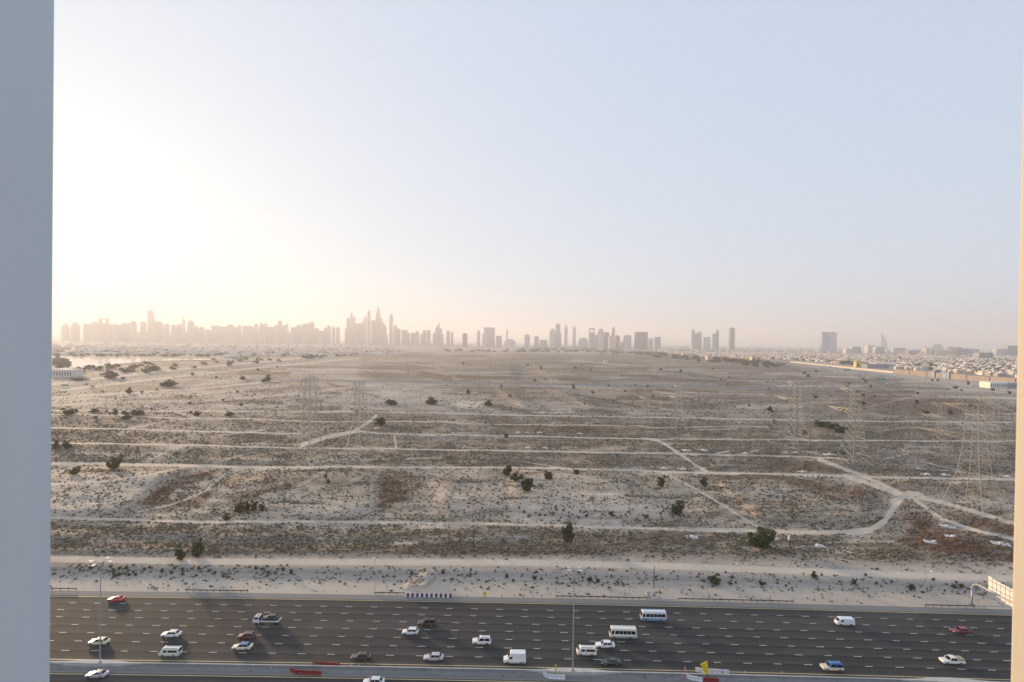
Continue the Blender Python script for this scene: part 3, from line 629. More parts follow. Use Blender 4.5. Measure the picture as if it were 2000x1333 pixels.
# wooden poles on the plain
for px, yb, yt, lab in [(877, 1064, 1025, 'leftmost of the three dark wooden poles on the plain'), (897, 1064, 1036, 'shorter middle pole of the three dark wooden poles'), (925, 1064, 1025, 'rightmost of the three dark wooden poles on the plain')]:
    g = GS(px, yb); h = height_at(px, yt, g[1]) - g[2]; o = empty('wooden_pole', g, 0, lab, 'pole', 'three dark poles'); MB().bar((0, 0, -.3), (0, 0, h), .16, 0, 7, .11).build('pole', M_DARK, o); MB().bar((-.6, 0, h - .5), (.6, 0, h - .5), .06, 0, 4).build('crossbar', M_DARK, o)
# ------------------------------------------------------------------ vehicles (front towards -x)
M_GLASS = mat('car_glass', (.012, .015, .02), .12, spec=.25); M_TYRE = mat('tyre_rubber', (.02, .02, .02), .85); M_RIM = mat('wheel_rim', (.35, .35, .36), .35, .7)
M_HEAD = mat('headlamp_glass', (.75, .75, .72), .15); M_TAIL = mat('tail_lamp', (.35, .02, .02), .25); M_TRIM = mat('black_trim', (.025, .025, .026), .6)
_paint = {}
def paint(c, rough=.32):
    if c not in _paint: _paint[c] = mat('car_paint', c, rough, 0, coat=.5, spec=.5)
    return _paint[c]
def tyre_mesh(r, w):
    mb = MB(); n = 18; v = []
    for y, rr in ((-w / 2, r * .9), (-w / 2 * .8, r), (w / 2 * .8, r), (w / 2, r * .9)): v += [(math.cos(a) * rr, y, math.sin(a) * rr) for a in [2 * math.pi * k / n for k in range(n)]]
    f = [(j * n + k, j * n + (k + 1) % n, (j + 1) * n + (k + 1) % n, (j + 1) * n + k) for j in range(3) for k in range(n)] + [tuple(range(n))[::-1], tuple(range(3 * n, 4 * n))]
    return mb.add(v, f).mesh('wheel', M_TYRE, True)
def rim_mesh(r, w):
    mb = MB(); n = 12
    for y0, y1 in ((-w / 2 - .012, -w / 2 + .01), (w / 2 - .01, w / 2 + .012)):
        v = [(math.cos(a) * r * .6, y, math.sin(a) * r * .6) for y in (y0, y1) for a in [2 * math.pi * k / n for k in range(n)]]
        mb.add(v, [(k, (k + 1) % n, n + (k + 1) % n, n + k) for k in range(n)] + [tuple(range(n))[::-1], tuple(range(n, 2 * n))])
    return mb.mesh('rim', M_RIM)
_tm = {}
def loft(mb, st, mi=0):
    """stations (x, half width, z bottom, z top); rounded hull"""
    k = 10; v = []
    for x, w, zb, zt in st:
        h = zt - zb; v += [(x, -w * .9, zb), (x, -w, zb + h * .25), (x, -w, zb + h * .62), (x, -w * .93, zb + h * .9), (x, -w * .8, zt), (x, w * .8, zt), (x, w * .93, zb + h * .9), (x, w, zb + h * .62), (x, w, zb + h * .25), (x, w * .9, zb)]
    n = len(st); f = [(i * k + j, i * k + (j + 1) % k, (i + 1) * k + (j + 1) % k, (i + 1) * k + j) for i in range(n - 1) for j in range(k)]
    f += [tuple(range(k))[::-1], tuple(range((n - 1) * k, n * k))]; return mb.add(v, f, mi)
def frustum(c):  # c: xb0 xb1 wb z0 xt0 xt1 wt z1
    xb0, xb1, wb, z0, xt0, xt1, wt, z1 = c
    return [Vector(p) for p in ((xb0, -wb, z0), (xb1, -wb, z0), (xb1, wb, z0), (xb0, wb, z0), (xt0, -wt, z1), (xt1, -wt, z1), (xt1, wt, z1), (xt0, wt, z1))]
def panel(mb, a, b, c, d, u0, u1, v0, v1, e=.014, tk=.03):
    """panel proud of the quad a b c d (a-b bottom, d-c top)"""
    def q(u, v): lo = a.lerp(b, u); hi = d.lerp(c, u); return lo.lerp(hi, v)
    n = (b - a).cross(d - a).normalized(); P4 = [q(u0, v0), q(u1, v0), q(u1, v1), q(u0, v1)]
    vs_ = [tuple(p + n * e) for p in P4] + [tuple(p - n * tk) for p in P4]
    mb.add(vs_, [(0, 1, 2, 3), (4, 7, 6, 5), (0, 4, 5, 1), (1, 5, 6, 2), (2, 6, 7, 3), (3, 7, 4, 0)])
SPEC = {
 'sedan': dict(L=4.75, st=[(0,.66,.38,.56),(.12,.80,.26,.68),(.9,.89,.20,.82),(1.55,.90,.20,.92),(3.7,.90,.20,.97),(4.5,.86,.28,.99),(4.72,.76,.42,.86)], cab=(1.25,4.35,.80,.90,2.0,3.65,.62,1.44), wx=(.88,3.72), wr=.33),
 'coupe': dict(L=4.6, st=[(0,.66,.34,.50),(.15,.84,.22,.62),(1.0,.92,.18,.76),(1.6,.92,.18,.84),(3.6,.93,.18,.92),(4.4,.88,.28,.96),(4.6,.78,.42,.84)], cab=(1.35,4.3,.78,.82,2.15,3.2,.58,1.28), wx=(.9,3.65), wr=.34),
 'hatch': dict(L=4.15, st=[(0,.66,.38,.58),(.12,.80,.26,.74),(.8,.87,.20,.88),(1.3,.88,.20,.97),(3.6,.88,.22,1.02),(4.05,.84,.30,1.0),(4.15,.76,.42,.86)], cab=(1.05,4.0,.80,.95,1.75,3.6,.64,1.50), wx=(.78,3.35), wr=.32),
 'suv': dict(L=4.75, st=[(0,.74,.45,.80),(.12,.88,.36,.98),(.9,.94,.30,1.06),(1.4,.95,.30,1.12),(4.4,.95,.32,1.14),(4.65,.92,.40,1.12),(4.75,.84,.5,.95)], cab=(1.25,4.65,.88,1.10,1.85,4.35,.72,1.82), wx=(.88,3.75), wr=.40),
 'minibus': dict(L=4.8, st=[(0,.72,.34,.70),(.08,.84,.28,.95),(.5,.86,.25,1.10),(1.0,.87,.25,1.14),(4.6,.87,.27,1.14),(4.8,.82,.35,1.08)], cab=(.18,4.76,.84,1.10,.85,4.66,.76,1.98), wx=(1.0,3.65), wr=.34, glaz=[(.16,.36),(.42,.92)]),
 'cargo_van': dict(L=5.3, st=[(0,.76,.38,.75),(.1,.92,.30,1.0),(.9,.98,.26,1.22),(1.4,1.0,.26,1.30),(5.1,1.0,.28,1.3),(5.3,.95,.36,1.2)], cab=(.95,5.26,.96,1.26,1.7,5.2,.86,2.55), wx=(1.05,4.2), wr=.37, glaz=[(.06,.24)], norear=True),
 'panel_van': dict(L=4.8, st=[(0,.72,.34,.70),(.08,.84,.28,.95),(.5,.86,.25,1.10),(1.0,.87,.25,1.14),(4.6,.87,.27,1.14),(4.8,.82,.35,1.08)], cab=(.25,4.76,.84,1.10,.95,4.6,.74,1.92), wx=(1.0,3.65), wr=.34, glaz=[(.12,.30)], norear=True),
 'bus': dict(L=6.9, st=[(0,.90,.40,.85),(.08,1.00,.32,1.15),(.4,1.02,.28,1.2),(6.7,1.02,.30,1.2),(6.9,.98,.40,1.15)], cab=(.05,6.86,1.0,1.17,.40,6.75,.90,2.62), wx=(1.15,5.2), wr=.42, glaz=[(.03,.13),(.17,.32),(.335,.47),(.485,.62),(.635,.77),(.785,.95)]),
 'pickup': dict(L=5.1, st=[(0,.74,.48,.85),(.12,.88,.38,1.0),(.95,.92,.34,1.06),(1.5,.92,.34,1.10),(4.9,.92,.40,1.08),(5.1,.88,.5,1.0)], cab=(1.3,3.3,.86,1.08,1.95,3.15,.70,1.74), wx=(.9,4.0), wr=.39),
}
def vehicle(kind, col, loc, rz, label, cat, top=None, lower=None, scale=1.0, group='vehicles on the far carriageway'):
    S = SPEC[kind]; L = S['L']; ox = -L / 2
    nm = {'sedan': 'sedan_car', 'coupe': 'coupe_car', 'hatch': 'hatchback_car', 'suv': 'off_road_car', 'minibus': 'minibus', 'cargo_van': 'cargo_van', 'panel_van': 'panel_van', 'bus': 'bus', 'pickup': 'pickup_truck'}[kind]
    o = empty(nm, loc, rz, label, cat, group); o.scale = (scale,) * 3
    body = MB(); loft(body, [(x + ox, w, a, b) for x, w, a, b in S['st']])
    if lower: body.box(ox + .15, -ox - .15, -S['st'][2][1] - .02, S['st'][2][1] + .02, .45, .85, 1)
    b = body.build('body', [paint(col), paint(lower or col)], o, smooth=False, bevel=.03)
    c = S['cab']; c = (c[0] + ox, c[1] + ox, c[2], c[3] - .06, c[4] + ox, c[5] + ox, c[6], c[7]); V = frustum(c)
    MB().add([tuple(p) for p in V], [(0, 1, 5, 4), (1, 2, 6, 5), (2, 3, 7, 6), (3, 0, 4, 7), (4, 5, 6, 7)]).build('cabin', paint(top or col), o, bevel=.05)
    big = kind in ('minibus', 'cargo_van', 'panel_van', 'bus'); v0, v1 = (.14, .66) if kind == 'minibus' else (.18, .72) if kind == 'bus' else (.08, .46) if kind == 'cargo_van' else (.14, .62) if kind == 'panel_van' else (.12, .88)
    gl = S.get('glaz', [(.06, .47), (.51, .94)])
    for u0, u1 in gl:
        w = MB(); panel(w, V[0], V[1], V[5], V[4], u0, u1, v0, v1); w.build('side_window', M_GLASS, o)
        w = MB(); panel(w, V[2], V[3], V[7], V[6], 1 - u1, 1 - u0, v0, v1); w.build('side_window', M_GLASS, o)
    w = MB(); panel(w, V[3], V[0], V[4], V[7], .08, .92, .1, .9 if not big else .8); w.build('windscreen', M_GLASS, o)
    if not S.get('norear'): w = MB(); panel(w, V[1], V[2], V[6], V[5], .1, .9, .2, .85); w.build('rear_window', M_GLASS, o)
    key = (S['wr'], big)
    if key not in _tm: _tm[key] = (tyre_mesh(S['wr'], .24), rim_mesh(S['wr'], .24))
    hw = S['st'][2][1] - .10
    for x in S['wx']:
        for s in (-1, 1):
            t = link('wheel', _tm[key][0], o); t.location = (x + ox, s * hw, S['wr']); link('rim', _tm[key][1], t)
    zt = S['st'][1][3]; fw = S['st'][1][1]
    for s in (-1, 1):
        MB().box(ox + .0, ox + .22, s * fw * .55 if s > 0 else -fw * .93, s * fw * .93 if s > 0 else -fw * .55, zt - .20, zt - .05).build('headlight', M_HEAD, o)
        MB().box(-ox - .14, -ox + .01, s * fw * .6 if s > 0 else -fw * .93, s * fw * .93 if s > 0 else -fw * .6, zt - .15, zt + .08).build('tail_light', M_TAIL, o)
        m_ = MB().box(c[0] + .35, c[0] + .5, s * (fw + .02) if s > 0 else -(fw + .2), s * (fw + .2) if s > 0 else -(fw + .02), c[3] + .05, c[3] + .2); m_.build('wing_mirror', paint(col) if kind != 'bus' else M_TRIM, o)
    MB().box(ox + .03, ox + .1, -fw * .5, fw * .5, zt - .32, zt - .1).build('grille', M_TRIM, o)
    if kind in ('suv', 'minibus', 'bus'): MB().box(c[4] + .3, c[5] - .3, -c[6] * .8, -c[6] * .7, c[7] + .01, c[7] + .07).box(c[4] + .3, c[5] - .3, c[6] * .7, c[6] * .8, c[7] + .01, c[7] + .07).build('roof_rails', M_TRIM if kind != 'bus' else paint(col), o)
    return o
def veh_px(kind, x0, x1, yb, col, label, cat, **k):
    xc = (x0 + x1) / 2; g = G(xc, yb - 1.2); t, s = road_ts(g[0], g[1]); w = SPEC[kind]['st'][2][1]; p = road(t, s - w + .05, .012)
    return vehicle(kind, col, p, road_rot(t) + nrs.uniform(-.01, .01), label, cat, **k)
WHT = (.80, .80, .79); CRM = (.72, .66, .50); SIL = (.50, .51, .53); BLKC = (.022, .022, .025)
veh_px('coupe', 205, 241, 1178, (.62, .05, .04), 'bright red sports coupe alone in the farthest lane', 'car')
veh_px('sedan', 167, 210, 1263, (.66, .66, .46), 'pale yellow car passing behind the left lamp mast', 'car')
veh_px('sedan', 312, 349, 1248, WHT, 'white saloon directly beyond the white minibus at the left', 'car')
veh_px('minibus', 307, 350, 1286, (.70, .72, .66), 'off white minibus in the near lane at the left', 'van')
veh_px('hatch', 463, 494, 1252, (.10, .035, .03), 'dark maroon hatchback beyond the cream saloon', 'car')
veh_px('sedan', 449, 491, 1273, CRM, 'cream saloon with a blue roof in front of the maroon hatchback', 'car', top=(.08, .16, .34))
veh_px('sedan', 683, 724, 1293, (.035, .035, .03), 'black saloon in the nearest lane right of the red barriers', 'car')
veh_px('suv', 815, 851, 1227, (.06, .025, .022), 'dark brown off road car right of the white hatchback', 'car')
veh_px('hatch', 783, 817, 1243, WHT, 'white hatchback just left of the dark brown off road car', 'car')
veh_px('suv', 921, 960, 1263, WHT, 'white boxy off road car in the middle lanes', 'car')
veh_px('sedan', 827, 865, 1294, SIL, 'silver saloon in the nearest lane left of the cargo van', 'car')
veh_px('cargo_van', 983, 1027, 1300, WHT, 'tall white cargo van in the nearest lane', 'van')
veh_px('minibus', 1127, 1165, 1284, (.82, .79, .72), 'white minibus right of the four headed lamp mast', 'van')
veh_px('sedan', 1164, 1202, 1269, WHT, 'white saloon between the white bus and the minibus', 'car')
veh_px('bus', 1192, 1244, 1251, (.80, .76, .66), 'cream bus with a dark window row and blue skirt', 'bus', lower=(.25, .33, .45))
veh_px('bus', 1255, 1300, 1217, (.22, .36, .52), 'blue bus with a white roof in the far lanes', 'bus', top=(.75, .77, .80))
veh_px('coupe', 1174, 1214, 1303, (.03, .045, .045), 'dark green coupe in the nearest lane below the white saloon', 'car')
veh_px('panel_van', 1634, 1672, 1225, (.78, .80, .86), 'white panel van alone in the far lanes at the right', 'van')
veh_px('suv', 1605, 1653, 1315, (.72, .62, .46), 'beige taxi with a bright blue roof in the nearest lane', 'car', top=(.03, .20, .50))
veh_px('sedan', 1862, 1902, 1241, (.22, .015, .03), 'dark red saloon in the far lanes near the cream wall', 'car')
pk = veh_px('pickup', 1840, 1890, 1302, (.80, .78, .70), 'white pickup with a tan covered bed near the cream wall', 'pickup')
MB().box(.7, 2.45, -.8, .8, 1.04, 1.5).build('bed_cover', mat('tan_canvas', (.45, .36, .25), .8, var=.1), pk, bevel=.06)
veh_px('coupe', 162, 206, 1328, (.45, .43, .48), 'silver coupe on the near carriageway below the left lamp mast', 'car', group='vehicles on the near carriageway')
veh_px('sedan', 706, 750, 1343, (.66, .68, .72), 'pale silver car cut by the bottom edge of the picture', 'car', group='vehicles on the near carriageway')
# recovery truck with a car on its bed
g = G(518, 1222); t, s = road_ts(g[0], g[1]); p = road(t, s - 1.1, .012); rz = road_rot(t)
o = empty('recovery_truck', p, rz, 'white flatbed recovery truck carrying a black car', 'truck', 'vehicles on the far carriageway'); pm = paint((.74, .78, .82))
c_ = MB(); loft(c_, [(-3.5, .85, .5, 1.05), (-3.42, .98, .42, 1.35), (-3.0, 1.0, .4, 1.4), (-1.75, 1.0, .4, 1.45)]); c_.build('cab', pm, o, bevel=.04)
V = frustum((-3.38, -1.78, .96, 1.33, -3.0, -1.85, .86, 2.15)); MB().add([tuple(q) for q in V], [(0, 1, 5, 4), (1, 2, 6, 5), (2, 3, 7, 6), (3, 0, 4, 7), (4, 5, 6, 7)]).build('cab_roof', pm, o, bevel=.05)
w = MB(); panel(w, V[0], V[1], V[5], V[4], .15, .85, .1, .75); panel(w, V[2], V[3], V[7], V[6], .15, .85, .1, .75); w.build('side_windows', M_GLASS, o)
w = MB(); panel(w, V[3], V[0], V[4], V[7], .08, .92, .1, .85); w.build('windscreen', M_GLASS, o)
MB().box(-1.7, 3.4, -1.05, 1.05, .82, .95).box(-1.7, 3.4, -1.05, -.97, .952, 1.1).box(-1.7, 3.4, .97, 1.05, .952, 1.1).build('flatbed', pm, o); MB().box(-1.7, 3.2, -.4, .4, .5, .81).build('chassis', M_TRIM, o)
MB().box(-1.72, -1.6, -1.0, 1.0, .96, 1.9).build('headboard', M_TRIM, o); MB().box(-2.6, -2.2, -.6, .6, 2.16, 2.26).build('light_bar', M_ORG, o)
for x in (-2.6, 1.2, 2.1):
    for sg_ in (-1, 1): t_ = link('wheel', _tm[(.40, False)][0], o); t_.location = (x, sg_ * .88, .40); link('rim', _tm[(.40, False)][1], t_)
q = Matrix.Rotation(rz, 4, 'Z') @ Vector((1.0, 0, .945)); vehicle('sedan', BLKC, (p[0] + q.x, p[1] + q.y, p[2] + q.z), rz, 'black car riding on the bed of the recovery truck', 'car', scale=.96)
# far traffic: plain small cars on the distant highways
def small_car(col):
    mb = MB(); loft(mb, [(-2.3, .8, .3, .7), (-1.4, .9, .25, .9), (1.8, .9, .25, 1.0), (2.3, .85, .35, .9)], 0)
    V = frustum((-1.1, 2.0, .82, .9, -.5, 1.5, .68, 1.45)); mb.add([tuple(q) for q in V], [(0, 1, 5, 4), (1, 2, 6, 5), (2, 3, 7, 6), (3, 0, 4, 7), (4, 5, 6, 7)], 1); return mb.mesh('distant_car', [paint(col), M_GLASS])
sc_ = [small_car(c) for c in (WHT, (.6, .6, .6), (.05, .05, .06), (.3, .03, .03), (.7, .65, .5))]
far_cars = [(1605, 757.5), (1625, 756), (1655, 756), (1500, 760), (1322, 755.5), (1301, 755), (1218, 753), (1265, 754), (1240, 753.5), (1105, 751), (1670, 728), (1660, 725.5), (1680, 730), (1691, 731), (1652, 724), (1641, 721), (1700, 733), (1622, 717), (1712, 741), (1728, 746), (1734, 750), (1612, 715.5), (1595, 713), (180, 757), (340, 738), (700, 747)]
for k, (x, y) in enumerate(far_cars):
    o = link('distant_car', sc_[k % 5]); p = G(x, y, 1.75); o.location = p; o.rotation_euler = (0, 0, nrs.uniform(-.2, .2) + (0 if y > 745 else -.9 if k > 22 or x > 1590 else 0)); o.scale = (1.35,) * 3
    tag(o, ['white', 'grey', 'black', 'red', 'cream'][k % 5] + ' speck of a car on the distant highway across the plain', 'car', 'cars on the distant highways')
# ------------------------------------------------------------------ lattice pylons
M_PYL = mat('weathered_zinc', (.46, .43, .38), .55, .35, var=.08)
def truss(mb, A, B, n, r):
    """A, B: lists of 4 corner points bottom and top; legs and X bracing in n bays"""
    A = [Vector(a) for a in A]; B = [Vector(b) for b in B]
    for k in range(4): mb.bar(A[k], B[k], r * 1.75, 0, 4)
    for i in range(n):
        t0, t1 = i / n, (i + 1) / n
        for k in range(4):
            a0, a1 = A[k].lerp(B[k], t0), A[k].lerp(B[k], t1); j = (k + 1) % 4; b0, b1 = A[j].lerp(B[j], t0), A[j].lerp(B[j], t1)
            mb.bar(a0, b1, r * .42, 0, 3); mb.bar(b0, a1, r * .42, 0, 3); mb.bar(a1, b1, r * .4, 0, 3)
def pylon(px, yb, H, base, rz, label, arms=((.70, .5), (.98, .28)), r=.13):
    r *= .74
    g = GS(px, yb); o = empty('lattice_pylon', g, rz, label, 'pylon', 'high voltage pylons on the plain'); b = base / 2; w = base * .17
    sq = lambda s, z: [(-s, -s, z), (s, -s, z), (s, s, z), (-s, s, z)]
    m = MB(); truss(m, sq(b, -.3), sq(b * .52, H * .34), 3, r); truss(m, sq(b * .52, H * .34), sq(w, H * .66), 4, r * .9); m.build('lower_legs', M_PYL, o)
    m = MB(); truss(m, sq(w, H * .66), sq(w * .8, H), 5, r * .85); m.build('mast', M_PYL, o)
    for f, l in arms:
        L = H * l; z = H * f
        for s in (-1, 1):
            m = MB(); tip = (0, s * L, z + .4); c = [(-w, s * w, z - 1.4), (w, s * w, z - 1.4), (w, s * w, z + 1.2), (-w, s * w, z + 1.2)]
            for q in c: m.bar(q, tip, r * .38, 0, 3)
            n = 5
            for i in range(n):
                t0, t1 = i / n, (i + 1) / n; C = [Vector(q).lerp(Vector(tip), t0) for q in c]; D = [Vector(q).lerp(Vector(tip), t1) for q in c]
                for k in range(4): m.bar(C[k], D[(k + 1) % 4], r * .28, 0, 3)
            a = m.build('cross_arm', M_PYL, o)
            for t in (.55, .95): MB().bar((0, s * L * t, z - .3), (0, s * L * t, z - 3.6), .10, 0, 6).build('insulator', M_DARK, a)
    return o
pylon(1902, 990, 48, 17, R(18), 'nearest and largest pylon, golden in the sun, beside the cream wall', arms=((.68, .54), (.97, .30)), r=.135)
pylon(1668, 905, 47, 15, R(8), 'sunlit pylon standing right of the dark green bushes', r=.23)
pylon(1555, 864, 46, 15, R(8), 'sunlit pylon standing left of the dark green bushes', r=.25)
pylon(1325, 839, 38, 11, R(8), 'faint narrow pylon far out, right one of the central pair', r=.2)
pylon(1262, 832, 34, 10, R(8), 'faint narrow pylon far out, left one of the central pair', r=.18)
pylon(1938, 900, 40, 13, R(6), 'faint pylon behind the largest pylon, close to the cream wall', r=.13)
pylon(1838, 880, 34, 11, R(6), 'faint pylon left of and behind the largest pylon', r=.12)
pylon(604, 895, 51, 14, R(-20), 'tall grey backlit pylon on the left half of the plain', arms=((.55, .17), (.68, .2), (.82, .2), (.96, .15)), r=.28)
pylon(700, 878, 46, 12, R(-20), 'smaller grey backlit pylon right of the tall one', arms=((.55, .17), (.68, .2), (.82, .2), (.96, .15)), r=.25)

# ------------------------------------------------------------------ trees and shrubs
def leaf_material(name, c0, c1, rough=.75):
    m = bpy.data.materials.new(name); m.use_nodes = True; g = NT(m); b = g.N['Principled BSDF']; p = g.pos()
    n1 = g.noise(p, 1.3, 4); n2 = g.noise(p, .12, 2); f = g.math('ADD', g.math('MULTIPLY', n1, .7), g.math('MULTIPLY', n2, .3))
    g.put(b.inputs['Base Color'], g.mix(g.rng(f, .35, .65), c0, c1)); b.inputs['Roughness'].default_value = rough; b.inputs['Specular IOR Level'].default_value = .2; return m
M_LEAF = [leaf_material('olive_foliage', (.062, .057, .024), (.15, .125, .052)), leaf_material('green_foliage', (.048, .062, .020), (.12, .128, .045)), leaf_material('dry_foliage', (.085, .070, .042), (.15, .125, .08))]
M_BARK = mat('bark', (.12, .09, .065), .9, var=.2)
def leaf_cloud(n, clumps, leaf, rs):
    """many small leaf faces spread through several clumps; returns arrays"""
    c = np.array([q[:3] for q in clumps]); rr = np.array([q[3:] for q in clumps]); w = rr.prod(1) ** .67; k = rs.choice(len(c), n, p=w / w.sum())
    d = rs.normal(size=(n, 3)); d /= np.linalg.norm(d, axis=1)[:, None]; rad = rs.rand(n) ** .38
    p = c[k] + d * rad[:, None] * rr[k]; p[:, 2] = np.maximum(p[:, 2], .02)
    a = rs.normal(size=(n, 3)); a /= np.linalg.norm(a, axis=1)[:, None]; b = np.cross(a, rs.normal(size=(n, 3))); b /= np.linalg.norm(b, axis=1)[:, None]
    s = leaf * (.6 + .8 * rs.rand(n))[:, None]
    V = np.stack([p - a * s - b * s * .6, p + a * s - b * s * .6, p + a * s + b * s * .6, p - a * s + b * s * .6], 1).reshape(-1, 3)
    return V, np.arange(4 * n).reshape(-1, 4)
def crown_mesh(seed, n=900, upright=False, leaf=.085):
    """unit crown: width about 1, height about 1, standing on z=0"""
    rs = np.random.RandomState(seed); cl = []
    for i in range(15):
        a = rs.rand() * 6.28; r = rs.rand() ** .6 * .37; z = .2 + .62 * rs.rand(); s = .09 + .10 * rs.rand(); cl.append((math.cos(a) * r, math.sin(a) * r, z, s, s, s * (1.3 if upright else .85)))
    cl.append((0, 0, .42, .2, .2, .3)); cl.append((0, 0, .16, .3, .3, .15))
    return leaf_cloud(n, cl, leaf * .5, rs)
CROWNS = [[np_mesh('crown', *crown_mesh(s, 1500, leaf=.07), mm) for s in (1, 2, 3)] for mm in M_LEAF]
SMALL = [[np_mesh('crown', *crown_mesh(s, 160, leaf=.2), mm) for s in (4, 5)] for mm in M_LEAF]
def trunk_mesh():
    m = MB(); m.bar((0, 0, -.05), (.02, 0, .35), .045, 0, 7, .03)
    for a in (0.3, 1.6, 2.9, 4.1, 5.3): m.bar((.02, 0, .28), (.02 + math.cos(a) * .25, math.sin(a) * .25, .55 + .1 * math.sin(a * 3)), .022, 0, 5, .008)
    return m.mesh('trunk', M_BARK)
TRUNK = trunk_mesh()
def tree(px, yb, w, h, kind, label, cat='tree', group=None, name='desert_tree', big=True):
    g = GS(px, yb); D = g[1]; W = w * D / F; ht = h * D / F * 1.02; g = (g[0], g[1] + W * .25, float(ground_h(g[0], g[1] + W * .25)))
    o = empty(name, g, rnd.random() * 6.28, label, cat, group)
    c = link('crown', rnd.choice((CROWNS if big else SMALL)[kind]), o); c.scale = (W * 1.05, W * 1.05, ht)
    if big: t = link('trunk', TRUNK, o); t.scale = (W * 1.0, W * 1.0, ht)
    return o
